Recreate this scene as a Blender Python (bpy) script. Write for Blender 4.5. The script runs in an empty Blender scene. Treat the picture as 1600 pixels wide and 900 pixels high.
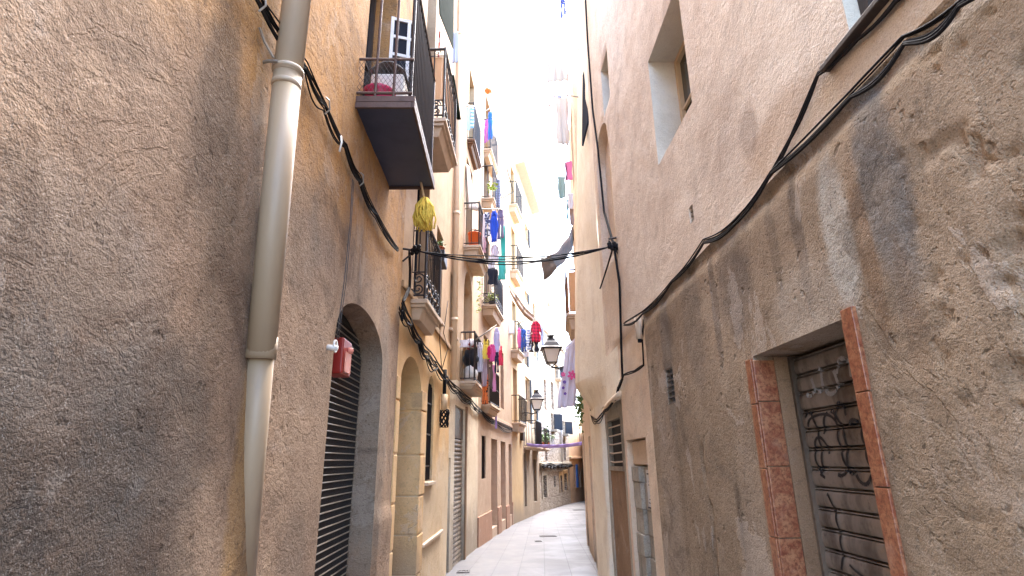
import bpy, math, random
from mathutils import Vector, noise
random.seed(7)
rad = math.radians
scene = bpy.context.scene
COL = scene.collection

# ------------------------------------------------------------------ camera
EYE = Vector((0, 0, 1.6)); FPX = 862.0
PITCH, YAW, ROLL = rad(17.4), rad(1.27), rad(-0.7)
_fw = Vector((math.sin(YAW)*math.cos(PITCH), math.cos(YAW)*math.cos(PITCH), math.sin(PITCH)))
_r0 = Vector((math.cos(YAW), -math.sin(YAW), 0)); _u0 = _r0.cross(_fw)
_rt = _r0*math.cos(ROLL) + _u0*math.sin(ROLL); _up = _u0*math.cos(ROLL) - _r0*math.sin(ROLL)
from mathutils import Matrix
cam = bpy.data.cameras.new('camera'); camo = bpy.data.objects.new('camera', cam); COL.objects.link(camo)
m = Matrix((_rt, _up, -_fw)).transposed().to_4x4(); m.translation = EYE
camo.matrix_world = m
cam.sensor_width = 36; cam.lens = 36*FPX/1600; cam.clip_start = 0.05; cam.clip_end = 500
scene.camera = camo

def ray(px, py): return _fw*FPX + _rt*(px-800) - _up*(py-450)
def at(px, py, Y):                      # point seen at that pixel, Y metres up the street
    d = ray(px, py); return EYE + d*(Y/d.y)
def mpp(Y): return Y/FPX*1.03           # metres per photo pixel at that distance

def gz(y): return -0.03*max(0.0, y-8.0)  # the street falls gently away

# ------------------------------------------------------------------ mesh builder
class MB:
    def __init__(s): s.v=[]; s.f=[]; s.mi=[]; s.cur=0
    def add(s, vs, fs):
        o=len(s.v); s.v += [Vector(p) for p in vs]
        for f in fs: s.f.append([i+o for i in f]); s.mi.append(s.cur)
        return o
    def quad(s, a,b,c,d): s.add([a,b,c,d], [(0,1,2,3)])
    def hexa(s, p):                     # 8 corners: 0-3 bottom ring, 4-7 top ring
        s.add(p, [(3,2,1,0),(4,5,6,7),(0,1,5,4),(1,2,6,5),(2,3,7,6),(3,0,4,7)])
    def box(s, a, b):
        x0,y0,z0=a; x1,y1,z1=b
        s.hexa([(x0,y0,z0),(x1,y0,z0),(x1,y1,z0),(x0,y1,z0),(x0,y0,z1),(x1,y0,z1),(x1,y1,z1),(x0,y1,z1)])
    def fbox(s, F, u0,u1,z0,z1,d0,d1):
        s.hexa([F.P(u0,z0,d0),F.P(u1,z0,d0),F.P(u1,z0,d1),F.P(u0,z0,d1),F.P(u0,z1,d0),F.P(u1,z1,d0),F.P(u1,z1,d1),F.P(u0,z1,d1)])
    def tube(s, path, r, n=6, caps=True):
        path=[Vector(p) for p in path]; L=len(path)
        rr = r if isinstance(r,(list,tuple)) else [r]*L
        rings=[]; prev=None
        for i,p in enumerate(path):
            t=(path[min(i+1,L-1)]-path[max(i-1,0)])
            if t.length<1e-9: t=Vector((0,0,1))
            t.normalize()
            if prev is None:
                a=Vector((0,0,1)) if abs(t.z)<.9 else Vector((1,0,0))
                x=t.cross(a).normalized()
            else:
                x=(prev-t*prev.dot(t)); x = x.normalized() if x.length>1e-6 else t.orthogonal().normalized()
            prev=x; y=t.cross(x)
            rings.append([p+(x*math.cos(2*math.pi*k/n)+y*math.sin(2*math.pi*k/n))*rr[i] for k in range(n)])
        fs=[]
        for i in range(L-1):
            for k in range(n):
                k2=(k+1)%n; fs.append((i*n+k,i*n+k2,(i+1)*n+k2,(i+1)*n+k))
        if caps: fs.append(tuple(range(n-1,-1,-1))); fs.append(tuple((L-1)*n+k for k in range(n)))
        s.add([q for g in rings for q in g], fs)
    def bar(s, a, b, r, n=4): s.tube([a,b], r, n)
    def grid(s, fn, nu, nv, closed=False):
        vs=[fn(i/nu, j/nv) for j in range(nv+1) for i in range(nu+1)]
        W=nu+1
        s.add(vs, [(j*W+i, j*W+i+1, (j+1)*W+i+1, (j+1)*W+i) for j in range(nv) for i in range(nu)])
    def lathe(s, c, prof, n=12):
        c=Vector(c); vs=[]; 
        for r,z in prof:
            for k in range(n): vs.append(c+Vector((r*math.cos(2*math.pi*k/n), r*math.sin(2*math.pi*k/n), z)))
        fs=[]
        for i in range(len(prof)-1):
            for k in range(n):
                k2=(k+1)%n; fs.append((i*n+k,i*n+k2,(i+1)*n+k2,(i+1)*n+k))
        fs.append(tuple(range(n-1,-1,-1))); fs.append(tuple((len(prof)-1)*n+k for k in range(n)))
        s.add(vs, fs)
    def build(s, name, mats, parent=None, smooth=False, bevel=0, solid=0, weld=False):
        me=bpy.data.meshes.new(name)
        org = Vector((0,0,0))
        if parent is not None:
            p=parent
            while p is not None: org += p.location; p=p.parent
        o=bpy.data.objects.new(name, me); COL.objects.link(o)
        if parent is None:
            c=sum(s.v, Vector((0,0,0)))/len(s.v); c.z=min(q.z for q in s.v); org=c; o.location=c
        else: o.parent=parent
        me.from_pydata([tuple(q-org) for q in s.v], [], s.f)
        if not isinstance(mats,(list,tuple)): mats=[mats]
        for mt in mats: me.materials.append(mt)
        if len(mats)>1: me.polygons.foreach_set('material_index', s.mi)
        if weld:
            import bmesh
            bm=bmesh.new(); bm.from_mesh(me); bmesh.ops.remove_doubles(bm, verts=bm.verts, dist=0.0004); bm.to_mesh(me); bm.free()
        if smooth: me.polygons.foreach_set('use_smooth', [True]*len(me.polygons))
        if smooth=='auto': me.set_sharp_from_angle(angle=rad(50))
        me.update()
        if bevel:
            md=o.modifiers.new('edge','BEVEL'); md.width=bevel; md.segments=2; md.limit_method='ANGLE'; md.angle_limit=rad(40)
        if solid:
            md=o.modifiers.new('thick','SOLIDIFY'); md.thickness=solid; md.offset=0
        return o

def tag(o, label, cat, group=None, kind=None):
    if label: o['label']=label
    if cat: o['category']=cat
    if group: o['group']=group
    if kind: o['kind']=kind
    return o
def thing(name, loc, label, cat, group=None):
    o=bpy.data.objects.new(name, None); COL.objects.link(o); o.location=loc; o.empty_display_size=.2
    return tag(o, label, cat, group)

class Facade:                            # a vertical wall plane; d counts towards the street
    def __init__(s, A, B):
        s.A=Vector((A[0],A[1],0)); d=Vector((B[0]-A[0],B[1]-A[1],0)); s.L=d.length; s.t=d/s.L
        n=Vector((-s.t.y, s.t.x, 0)); 
        mid=s.A+s.t*s.L/2
        # street side: towards x of the street centre at that distance
        cx = 0.2 if mid.y<9 else street_mid(mid.y)
        if (Vector((cx,mid.y,0))-mid).dot(n)<0: n=-n
        s.n=n
    def P(s,u,z,d=0.0): 
        q=s.A+s.t*u+s.n*d; return Vector((q.x,q.y,z))
    def pix(s,px,py,d=0.0):
        r=ray(px,py); o=s.A+s.n*d
        t=(o-EYE).dot(s.n)/r.dot(s.n); q=EYE+r*t
        return (q-o).dot(s.t), q.z
LPTS=[(-1.05,0),(-1.05,5.6),(-.85,9.3),(-.52,12.8),(.35,18.9),(.78,21.0),(1.66,25.4),(4.05,34.3),(5.6,38.5)]
RPTS=[(1.36,0),(1.36,8.8),(1.5,9.6),(1.85,13.0),(5.2,37),(8,50)]
def _ip(pts,y):
    for (x0,y0),(x1,y1) in zip(pts,pts[1:]):
        if y<=y1: return x0+(x1-x0)*(y-y0)/(y1-y0)
    return pts[-1][0]
def street_mid(y): return (_ip(LPTS,y)+_ip(RPTS,y))/2

# ------------------------------------------------------------------ materials
def lin(c):
    if isinstance(c,str): c=[int(c[i:i+2],16) for i in (0,2,4)]
    return tuple(((x/255)/12.92 if x/255<=.04045 else ((x/255+.055)/1.055)**2.4) for x in c)+(1,)
class NT:
    def __init__(s,name):
        s.m=bpy.data.materials.new(name); s.m.use_nodes=True; s.t=s.m.node_tree; s.n=s.t.nodes; s.l=s.t.links
        s.b=s.n['Principled BSDF']; s.pos=None
    def node(s,typ,**kw):
        k=s.n.new(typ)
        for a,b in kw.items():
            if a.startswith('i_'): 
                key=a[2:]; key=int(key) if key.isdigit() else key.replace('_',' ')
                s.set(k.inputs[key], b)
            else: setattr(k,a,b)
        return k
    def set(s,inp,v):
        if isinstance(v,bpy.types.NodeSocket): s.l.new(v,inp)
        else: inp.default_value=v
    def P(s):
        if s.pos is None: s.pos=s.n.new('ShaderNodeNewGeometry').outputs['Position']
        return s.pos
    def scaled(s,sc,off=(0,0,0),rot=(0,0,0)):
        k=s.node('ShaderNodeMapping'); s.l.new(s.P(),k.inputs[0]); k.inputs[1].default_value=off; k.inputs[2].default_value=rot; k.inputs[3].default_value=sc
        return k.outputs[0]
    def noise(s,scale,detail=5,rough=.55,dist=0,vec=None):
        k=s.node('ShaderNodeTexNoise'); s.l.new(vec or s.P(),k.inputs['Vector'])
        k.inputs['Scale'].default_value=scale; k.inputs['Detail'].default_value=detail; k.inputs['Roughness'].default_value=rough; k.inputs['Distortion'].default_value=dist
        return k.outputs[0]
    def ramp(s,v,a,b,lo=0,hi=1):
        k=s.node('ShaderNodeMapRange',interpolation_type='SMOOTHSTEP'); s.set(k.inputs[0],v)
        for i,x in enumerate((a,b,lo,hi)): k.inputs[i+1].default_value=x
        return k.outputs[0]
    def math(s,op,a,b=0.0,c=0.0):
        k=s.node('ShaderNodeMath',operation=op); s.set(k.inputs[0],a); s.set(k.inputs[1],b); s.set(k.inputs[2],c); return k.outputs[0]
    def mix(s,f,a,b,mode='MIX'):
        k=s.node('ShaderNodeMix',data_type='RGBA',blend_type=mode)
        s.set(k.inputs[0],f); s.set(k.inputs[6],a); s.set(k.inputs[7],b); return k.outputs[2]
    def bump(s,h,strength,dist,prev=None):
        k=s.node('ShaderNodeBump'); k.inputs['Strength'].default_value=strength; k.inputs['Distance'].default_value=dist
        s.l.new(h,k.inputs['Height'])
        if prev is not None: s.l.new(prev,k.inputs['Normal'])
        return k.outputs[0]
    def done(s,color,rough=.8,normal=None,metal=0,spec=None):
        s.set(s.b.inputs['Base Color'],color); s.set(s.b.inputs['Roughness'],rough); s.b.inputs['Metallic'].default_value=metal
        if normal is not None: s.l.new(normal,s.b.inputs['Normal'])
        if spec is not None: s.b.inputs['Specular IOR Level'].default_value=spec
        return s.m

def soft(c,k=.62):
    c=lin(c); y=.3*c[0]+.55*c[1]+.15*c[2]; c=[y+(x-y)*k for x in c[:3]]; return (c[0],c[1]*1.02,c[2]*.98,1)
def stucco(name, cA, cB, cS, streak=.5, grain=1.0, bump=1.0, seed=0.0, zone=None, patches=(), big=.7, pits=0.0, base=None, comb=0.0, sat=.76, flake=0.0):
    """rendered wall: cA/cB mottled plaster, cS dirt streaks; zone=(z, width, colour) another colour above z;
    patches=(y,z,ry,rz,colour,strength) stains with a place of their own; base=(z,colour) rising damp"""
    soft_=lambda c: soft(c,sat)
    N=NT(name); off=(seed*3.1,seed*1.7,seed*2.3)
    v=N.scaled((1,1,1),off)
    nb=N.noise(big,6,.62,.4,v); nm=N.noise(5.5,6,.65,.3,v); nf=N.noise(34,4,.6,0,v); ng=N.noise(170,2,.6,0,v)
    ns=N.noise(4.0,6,.6,.25,N.scaled((1,1,.13),off)); ns2=N.noise(1.3,5,.6,.4,N.scaled((1,1,.35),off))
    mott=N.math('ADD',N.math('MULTIPLY',nb,.65),N.math('MULTIPLY',nm,.35))
    c=N.mix(N.ramp(mott,.38,.62),soft_(cA),soft_(cB))
    sep=N.node('ShaderNodeSeparateXYZ'); N.l.new(N.P(),sep.inputs[0]); z=sep.outputs[2]
    if zone:
        zz=N.math('ADD',z,N.math('MULTIPLY',N.math('SUBTRACT',N.noise(1.6,6,.6,.5,v),.5),zone[3] if len(zone)>3 else 1.2))
        c=N.mix(N.ramp(zz,zone[0]-zone[1],zone[0]+zone[1]),c,N.mix(N.ramp(nm,.35,.7),soft_(zone[2]),N.mix(.5,c,soft_(zone[2]))))
    for (py,pz,ry,rz,col,st) in patches:
        k=N.node('ShaderNodeMapping'); N.l.new(N.P(),k.inputs[0]); k.inputs[1].default_value=(0,-py/ry,-pz/rz); k.inputs[3].default_value=(0,1/ry,1/rz)
        ln=N.node('ShaderNodeVectorMath',operation='LENGTH'); N.l.new(k.outputs[0],ln.inputs[0])
        d=N.math('ADD',ln.outputs['Value'],N.math('MULTIPLY',N.math('SUBTRACT',N.noise(2.2/max(.25,min(ry,rz)),7,.68,.6,v),.5),.85))
        f=N.ramp(d,.62,1.15,st,0)
        c=N.mix(f,c,N.mix(N.ramp(nm,.3,.7),soft_(col),N.mix(.35,soft_(col),c)))
    if base:
        zz=N.math('ADD',z,N.math('MULTIPLY',N.math('SUBTRACT',ns2,.5),1.4))
        c=N.mix(N.ramp(zz,base[0]-.5,base[0]+.35,.8,0),c,soft_(base[1]))
    nq=N.noise(2.2,8,.7,.8,v)
    c=N.mix(N.math('MULTIPLY',N.ramp(nq,.52,.66),.42*grain),c,soft_(cS))
    c=N.mix(N.math('MULTIPLY',N.ramp(nq,.30,.44,1,0),.12*grain),c,(.78,.70,.62,1))
    sm=N.math('MULTIPLY',N.ramp(ns,.50,.72),N.ramp(ns2,.42,.65))
    c=N.mix(N.math('MULTIPLY',sm,streak),c,soft_(cS))
    c=N.mix(N.math('MULTIPLY',N.ramp(nf,.54,.70),.36*grain),c,soft_(cS))
    c=N.mix(N.math('MULTIPLY',N.ramp(ng,.54,.72),.46*grain),c,N.mix(.6,soft_(cS),(0,0,0,1)))
    c=N.mix(N.math('MULTIPLY',N.ramp(ng,.22,.45,1,0),.16*grain),c,(.9,.85,.78,1))
    h=N.math('ADD',N.math('MULTIPLY',nf,.42),N.math('MULTIPLY',ng,.30))
    h=N.math('ADD',h,N.math('MULTIPLY',N.noise(80,2,.7,0,v),.34))
    h=N.math('ADD',h,N.math('MULTIPLY',nm,.9))
    if comb:
        w=N.noise(13,4,.68,1.1,N.scaled((1,1,1.7),off,(rad(35),0,0))); h=N.math('ADD',h,N.math('MULTIPLY',w,comb))
    if pits:
        wv=N.node('ShaderNodeVectorMath',operation='MULTIPLY_ADD'); wn=N.node('ShaderNodeTexNoise'); N.l.new(v,wn.inputs[0]); wn.inputs['Scale'].default_value=16; wn.inputs['Detail'].default_value=4
        N.l.new(wn.outputs['Color'],wv.inputs[0]); wv.inputs[1].default_value=(.10,.10,.10); N.l.new(v,wv.inputs[2])
        for sc_,cl,k_ in ((11,.50,1.0),(30,.46,.45)):
            vo=N.node('ShaderNodeTexVoronoi'); vo.inputs['Scale'].default_value=sc_; N.l.new(wv.outputs[0],vo.inputs['Vector'])
            pm=N.math('MULTIPLY',N.ramp(vo.outputs[0],.10,.26,1,0),N.ramp(N.noise(2.1+sc_*.05,4,.55,0,v),cl,cl+.10))
            h=N.math('SUBTRACT',h,N.math('MULTIPLY',pm,pits*k_)); c=N.mix(N.math('MULTIPLY',pm,.34),c,N.mix(.75,soft_(cS),(0,0,0,1)))
    if flake:
        fn_=N.noise(1.5,7,.64,.6,N.scaled((1,1,.8),(off[0]+5,off[1],off[2])))
        fk=N.ramp(fn_,.575,.588); fk2=N.ramp(fn_,.39,.405,1,0)
        c=N.mix(N.math('MULTIPLY',fk,.38*flake),c,N.mix(.5,soft_(cS),soft_(cA))); c=N.mix(N.math('MULTIPLY',fk2,.32*flake),c,(.62,.54,.46,1))
        h=N.math('SUBTRACT',h,N.math('MULTIPLY',fk,.55*flake)); h=N.math('ADD',h,N.math('MULTIPLY',fk2,.35*flake))
        cw=N.node('ShaderNodeVectorMath',operation='MULTIPLY_ADD'); cn=N.node('ShaderNodeTexNoise'); N.l.new(v,cn.inputs[0]); cn.inputs['Scale'].default_value=5; cn.inputs['Detail'].default_value=6
        N.l.new(cn.outputs['Color'],cw.inputs[0]); cw.inputs[1].default_value=(.35,.35,.35); N.l.new(v,cw.inputs[2])
        ce=N.node('ShaderNodeTexVoronoi',feature='DISTANCE_TO_EDGE'); ce.inputs['Scale'].default_value=.8; N.l.new(cw.outputs[0],ce.inputs['Vector'])
        ck=N.math('MULTIPLY',N.ramp(ce.outputs[0],.0015,.006,1,0),N.ramp(N.noise(1.3,3,.5,0,v),.54,.62))
        c=N.mix(N.math('MULTIPLY',ck,.45*flake),c,N.mix(.7,soft_(cS),(0,0,0,1)))
    return N.done(c,.93,N.bump(h,.55*bump,.018),spec=.25)

def plain(name,c,rough=.6,metal=0,var=.25,scale=12,bump=0.0,dirt=None,streaky=False,spec=None):
    N=NT(name); v=N.scaled((1,1,.2)) if streaky else None
    n=N.noise(scale,6,.65,.2,v)
    d=lin(dirt) if dirt else tuple(x*.55 for x in lin(c)[:3])+(1,)
    col=N.mix(N.math('MULTIPLY',N.ramp(n,.45,.75),var),lin(c),d)
    nb=N.bump(N.noise(scale*4,4,.6),bump,.01) if bump else None
    return N.done(col,N.math('ADD',rough,N.math('MULTIPLY',N.math('SUBTRACT',n,.5),.2)),nb,metal,spec)
_fab={}
def fabric(c,pattern=None,c2=None):
    key=(c,pattern,c2)
    if key in _fab: return _fab[key]
    N=NT('fabric_'+str(len(_fab))); col=lin(c)
    n=N.noise(30,4,.6); base=N.mix(N.math('MULTIPLY',n,.18),col,tuple(x*.6 for x in col[:3])+(1,))
    if pattern:
        sep=N.node('ShaderNodeSeparateXYZ'); N.l.new(N.P(),sep.inputs[0])
        def st(o,f,t): return N.ramp(N.math('SINE',N.math('MULTIPLY',o,f)),t-.1,t+.1)
        if pattern=='plaid':
            a=st(sep.outputs[0],55,.0); b=st(sep.outputs[2],55,.0)
            base=N.mix(N.math('MULTIPLY',N.math('ADD',a,b),.42),base,lin(c2))
        elif pattern=='stripe': base=N.mix(st(sep.outputs[2],70,.0),base,lin(c2))
        elif pattern=='print': base=N.mix(N.ramp(N.noise(16,2,.5),.52,.58),base,lin(c2))
        elif pattern=='check':
            a=st(sep.outputs[0],90,.2); b=st(sep.outputs[2],90,.2); base=N.mix(N.math('MULTIPLY',N.math('MAXIMUM',a,b),.6),base,lin(c2))
    N.b.inputs['Sheen Weight'].default_value=.2
    m_=N.done(base,.9,N.bump(N.noise(260,2,.5),.15,.002),spec=.15)
    _fab[key]=m_; return m_
def net_mat():
    N=NT('shade_netting'); n=N.noise(40,3,.6); c=N.mix(n,lin('6a5346'),lin('4a382e')); N.done(c,.9)
    t=N.node('ShaderNodeBsdfTransparent'); mx=N.node('ShaderNodeMixShader'); mx.inputs[0].default_value=.12
    N.l.new(N.b.outputs[0],mx.inputs[1]); N.l.new(t.outputs[0],mx.inputs[2]); N.l.new(mx.outputs[0],N.n['Material Output'].inputs[0]); return N.m
def stone_mat(name):
    N=NT(name); v=N.scaled((1,1,1.35))
    w=N.node('ShaderNodeTexNoise'); N.l.new(v,w.inputs[0]); w.inputs['Scale'].default_value=3
    vv=N.node('ShaderNodeVectorMath',operation='MULTIPLY_ADD'); N.l.new(w.outputs['Color'],vv.inputs[0]); vv.inputs[1].default_value=(.22,.22,.22); N.l.new(v,vv.inputs[2])
    a=N.node('ShaderNodeTexVoronoi'); a.inputs['Scale'].default_value=3.9; N.l.new(vv.outputs[0],a.inputs['Vector'])
    e=N.node('ShaderNodeTexVoronoi',feature='DISTANCE_TO_EDGE'); e.inputs['Scale'].default_value=3.9; N.l.new(vv.outputs[0],e.inputs['Vector'])
    hs=N.node('ShaderNodeSeparateColor'); N.l.new(a.outputs['Color'],hs.inputs[0])
    c=N.mix(hs.outputs[0],lin('a89d90'),lin('c9bcad')); c=N.mix(N.math('MULTIPLY',hs.outputs[1],.35),c,lin('9c8975'))
    c=N.mix(N.math('MULTIPLY',N.noise(14,6,.6),.4),c,lin('857b73'))
    c=N.mix(N.ramp(e.outputs[0],.0,.07,.65,0),c,lin('6e645c'))
    h=N.math('ADD',N.ramp(e.outputs[0],0,.16),N.math('MULTIPLY',N.noise(18,5,.6),.35))
    return N.done(c,.9,N.bump(h,.9,.05),spec=.2)
def paving_mat():
    N=NT('street_slabs')
    k=N.scaled((1,1,0),(0,0,0),(0,0,rad(90+4)))
    b=N.node('ShaderNodeTexBrick'); N.l.new(k,b.inputs['Vector']); b.offset=.37; b.offset_frequency=2
    b.inputs['Color1'].default_value=lin('6a6869'); b.inputs['Color2'].default_value=lin('646264'); b.inputs['Mortar'].default_value=lin('4a494e')
    b.inputs['Scale'].default_value=1; b.inputs['Mortar Size'].default_value=.007; b.inputs['Mortar Smooth'].default_value=.3; b.inputs['Bias'].default_value=0
    b.inputs['Brick Width'].default_value=.62; b.inputs['Row Height'].default_value=.40
    n=N.noise(1.1,6,.65,.5); n2=N.noise(9,6,.65)
    c=N.mix(N.math('MULTIPLY',N.ramp(n,.42,.66),.5),b.outputs[0],lin('66656b')); c=N.mix(N.math('MULTIPLY',N.ramp(n2,.55,.8),.35),c,lin('5d5c60'))
    h=N.math('SUBTRACT',N.math('MULTIPLY',n2,.3),b.outputs['Fac'])
    return N.done(c,N.ramp(n,.3,.7,.45,.7),N.bump(h,.35,.008),spec=.4)
def tile_mat():
    N=NT('marbled_red_tile')
    n=N.noise(20,9,.75,.8); n2=N.noise(60,7,.75)
    c=N.mix(N.ramp(n,.35,.65),lin('83462f'),lin('a87553')); c=N.mix(N.math('MULTIPLY',N.ramp(n2,.45,.62),.75),c,lin('5e2c1c'))
    sep=N.node('ShaderNodeSeparateXYZ'); N.l.new(N.P(),sep.inputs[0])
    c=N.mix(N.math('MULTIPLY',N.ramp(N.noise(3,5,.6),.55,.7),.35),c,lin('b59a86'))
    return N.done(c,.38,N.bump(n2,.1,.004),spec=.5)
def shutter_mat(name,c,d):
    N=NT(name); st=N.noise(6,6,.65,.3,N.scaled((1,1,.3))); gr=N.noise(26,6,.65)
    col=N.mix(N.ramp(st,.4,.68),lin(c),lin(d)); col=N.mix(N.math('MULTIPLY',N.ramp(gr,.55,.75),.5),col,lin('3a3029'))
    return N.done(col,N.ramp(gr,.3,.7,.42,.7),None,.3)
def straw_mat():
    N=NT('reed_screen'); w=N.node('ShaderNodeTexWave',wave_type='BANDS',bands_direction='X'); N.l.new(N.scaled((1,1,.2)),w.inputs['Vector']); w.inputs['Scale'].default_value=22; w.inputs['Distortion'].default_value=1.5
    c=N.mix(w.outputs[0],lin('c58a5b'),lin('e6bd92')); return N.done(c,.85,N.bump(w.outputs[0],.4,.01))

M={}
M['L1']=stucco('grey_tan_render','a58b76','8a7261','584539',.5,1.3,1.0,1.0,sat=1.06,flake=.42,
    zone=(3.1,.3,'ab7f50',1.0), comb=.8,pits=.5,
    patches=[(1.1,1.25,1.0,.95,'3b3532',.98),(1.75,1.7,.38,.36,'544b45',.75),(1.35,2.0,.4,.35,'766a62',.6),(2.42,1.7,.14,1.5,'a98459',.85),(1.78,2.9,.16,.5,'4d4037',.8),(1.95,2.55,.1,.4,'5a4b40',.7),(2.0,2.35,.2,.4,'6b5a4c',.5),(2.75,2.75,.3,.4,'77685d',.6),(3.05,3.0,.28,.35,'6d6058',.5),(4.95,1.9,.3,1.2,'83786f',.7),(3.1,.9,.25,.6,'6b5e55',.5)])
M['R1low']=stucco('brown_grey_render','8d7864','a58f7a','54463b',.75,1.2,1.0,2.0,sat=1.08,flake=.7,pits=1.5,comb=.5,
    patches=[(1.94,2.42,.10,.36,'b5ada3',.9),(1.66,2.5,.13,.5,'716c69',.9),(1.80,2.3,.05,.4,'7d6048',.7),(2.2,2.5,.05,.35,'5d5047',.7),(2.42,2.55,.05,.3,'655649',.6),(3.2,2.5,.06,.4,'5d5149',.7),(1.66,2.0,.05,.3,'7d6048',.4),(2.9,2.55,.25,.35,'5f554f',.6),(3.6,2.5,.2,.5,'75695f',.5),(4.25,2.35,.14,.7,'6b635e',.7),(4.5,1.2,.25,1.3,'a18f80',.6),(2.25,2.2,.3,.25,'b8ab9e',.5),(1.0,1.2,.4,.8,'7d6f64',.6),(3.0,1.0,.2,.9,'8a7b70',.35)])
M['R1up']=stucco('peach_render','e6c9ae','dab799','a98870',.32,.95,1.0,3.0,comb=.5,flake=.4,sat=.64,
    patches=[(2.3,3.1,.5,.2,'c19263',.7),(1.5,3.0,.6,.12,'c39a68',.8),(3.0,3.5,.35,.4,'b9957a',.5),(2.6,3.3,.12,.15,'8d6a50',.5)])
M['R2']=stucco('warm_peach_render','e8c9aa','dfbb99','a5866c',.35,.7,.9,4.0,base=(.3,'8a7868'),flake=.6)
M['bulge']=stucco('yellow_render','f4e4cf','ecd8bd','b69a7c',.45,.6,.7,5.0,sat=.7,flake=.5)
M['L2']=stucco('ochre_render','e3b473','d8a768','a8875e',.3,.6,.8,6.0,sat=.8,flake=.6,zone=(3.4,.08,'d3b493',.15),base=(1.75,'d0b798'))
M['L2up']=stucco('pale_render','bd9872','b08a64','8a6c52',.35,.6,.7,7.0)  # pinkish upper wall; colour also darkened to offset stronger light high up
M['ashlar']=stucco('dressed_sandstone','dfba8e','cfa97c','927a64',.4,.9,.8,8.0,base=(.6,'9a8674'),flake=.8,sat=1.0)
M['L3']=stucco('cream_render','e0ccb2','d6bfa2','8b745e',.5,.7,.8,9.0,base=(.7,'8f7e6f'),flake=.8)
M['L3up']=stucco('cream_upper_render','bd9c78','b18d68','957658',.3,.5,.7,9.5)  # darker copy of the cream, offsets stronger light on the upper wall
M['L4']=stucco('pink_render','c6a78d','b9977d','8b6d59',.35,.6,.6,10.0,zone=(2.75,.1,'ad8a68',.2))  # zone's darker colour offsets the stronger light above the string course
M['L4b']=stucco('terracotta_dado','b58468','a87a5f','7d5c49',.4,.6,.8,11.0,flake=.8)
M['L5']=stucco('straw_render','cba876','c19c68','a48661',.35,.5,.6,12.0,base=(.2,'8a7a6c'))
M['L6']=stucco('weathered_brown_render','a48d76','8f7964','62523f',.6,.8,.8,13.0,zone=(2.4,.15,'dcc09a',.3))
M['stone']=stone_mat('rubble_stone')
M['white_render']=stucco('white_render','ddd3c6','d2c6b8','a89b8c',.3,.4,.5,14.0)
M['L8']=stucco('apricot_render','d5b08a','c79f78','937459',.35,.5,.6,15.0)
M['soffit']=plain('pale_concrete','c5b09a',.9,0,.3,6,.2)
M['slab']=plain('weathered_slab','c3ae98',.9,0,.35,7,.3,'7d6a5a')
M['iron']=plain('black_iron','2a2628',.5,.3,.3,30,.1,'4a3a32')
M['rustiron']=plain('rusty_brown_iron','5a463f',.6,.3,.5,20,.2,'3a2c28')
M['navy']=plain('dark_blue_underplate','303a52',.5,.0,.3,5,0,'171a22')
M['pipe']=plain('grey_pvc','ad9a84',.42,0,.45,3.0,.05,'8a7a68',True)
M['pipeold']=plain('old_grey_pvc','9f896f',.5,0,.55,3.0,.05,'77675a',True)
M['creampipe']=plain('painted_pipe','d8bd9d',.6,0,.25,5,0,'ac8c6c')
M['cable']=plain('cable_black','1b191b',.7,0,.2,30,spec=.15)
M['cablegrey']=plain('cable_grey','4f4a48',.5,0,.3,30)
M['white']=plain('white_plastic','d8d5d0',.4,0,.25,10,0,'a39c92')
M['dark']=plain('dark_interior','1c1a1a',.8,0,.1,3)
M['glass']=plain('window_glass','262b30',.08,0,.1,2,0,None,False,.8)
M['bluglass']=plain('blue_dark_panel','262a33',.8,0,.2,4,spec=.1)
M['wood']=plain('brown_timber','6a4a34',.65,0,.5,9,.2,'3a281d',True)
M['palewood']=plain('pale_shutter_timber','c6ab88',.6,0,.3,9,.15,'8f7558',True)
M['darkwood']=plain('dark_timber','3a2f29',.65,0,.4,9,.2,'201a17',True)
M['redbox']=plain('red_plastic','96231a',.42,0,.25,9,0,'6d1810')
M['redlight']=plain('salmon_label','d98a78',.5,0,.2,9)
M['shutter']=shutter_mat('roller_shutter_steel','93877a','5c5147')
M['shutterdark']=shutter_mat('roller_shutter_brown','7a6b5c','4d4239')
M['galv']=plain('galvanised_rod','8f887e',.45,.5,.3,20)
M['tile']=tile_mat()
M['grout']=plain('old_grout','b3a396',.9,0,.3,20)
M['jamb']=stucco('jamb_render','94745a','86674e','5a483a',.55,.9,.7,16.0,sat=.95)
M['whitewash']=stucco('whitewashed_reveal','d6cabb','ccbfae','a99c8d',.3,.5,.6,17.0)
M['greyblock']=stucco('grey_blocks','a39584','b5a694','5f554c',.7,1,1.2,18.0)
M['street']=paving_mat()
M['straw']=straw_mat()
M['paint']=plain('spray_black','211f20',.5,0,.1,20)
M['paintgrey']=plain('spray_grey','97928d',.5,0,.2,20)
M['green']=plain('dark_green_slats','1c2822',.95,0,.3,10,0,'121a16',spec=.03)
M['teal']=plain('teal_door','3f6d70',.5,0,.3,6)
M['greendoor']=plain('bottle_green_door','1f3a33',.5,0,.3,6)
M['blue']=plain('bright_blue_paint','2f6fc0',.5,0,.15,6)
M['pink']=plain('pink_door','e0b0ae',.6,0,.2,6)
M['orange']=plain('orange_plastic','e5672c',.4,0,.12,6)
M['terra']=plain('terracotta_pot','a9573a',.8,0,.3,12,.1)
M['leaf']=plain('leaf_green','5d7844',.6,0,.5,25,0,'3b5230')
M['leafy']=plain('leaf_yellow_green','93a03a',.6,0,.5,25,0,'5d6c2a')
M['mop']=plain('yellow_mop_yarn','e4c455',.9,0,.35,25,.2,'a98a30')
M['magenta']=plain('magenta_plastic','c02a58',.35,0,.1,6)
M['lampglass']=plain('milky_lamp_glass','e3dfda',.25,0,.12,4)
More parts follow.
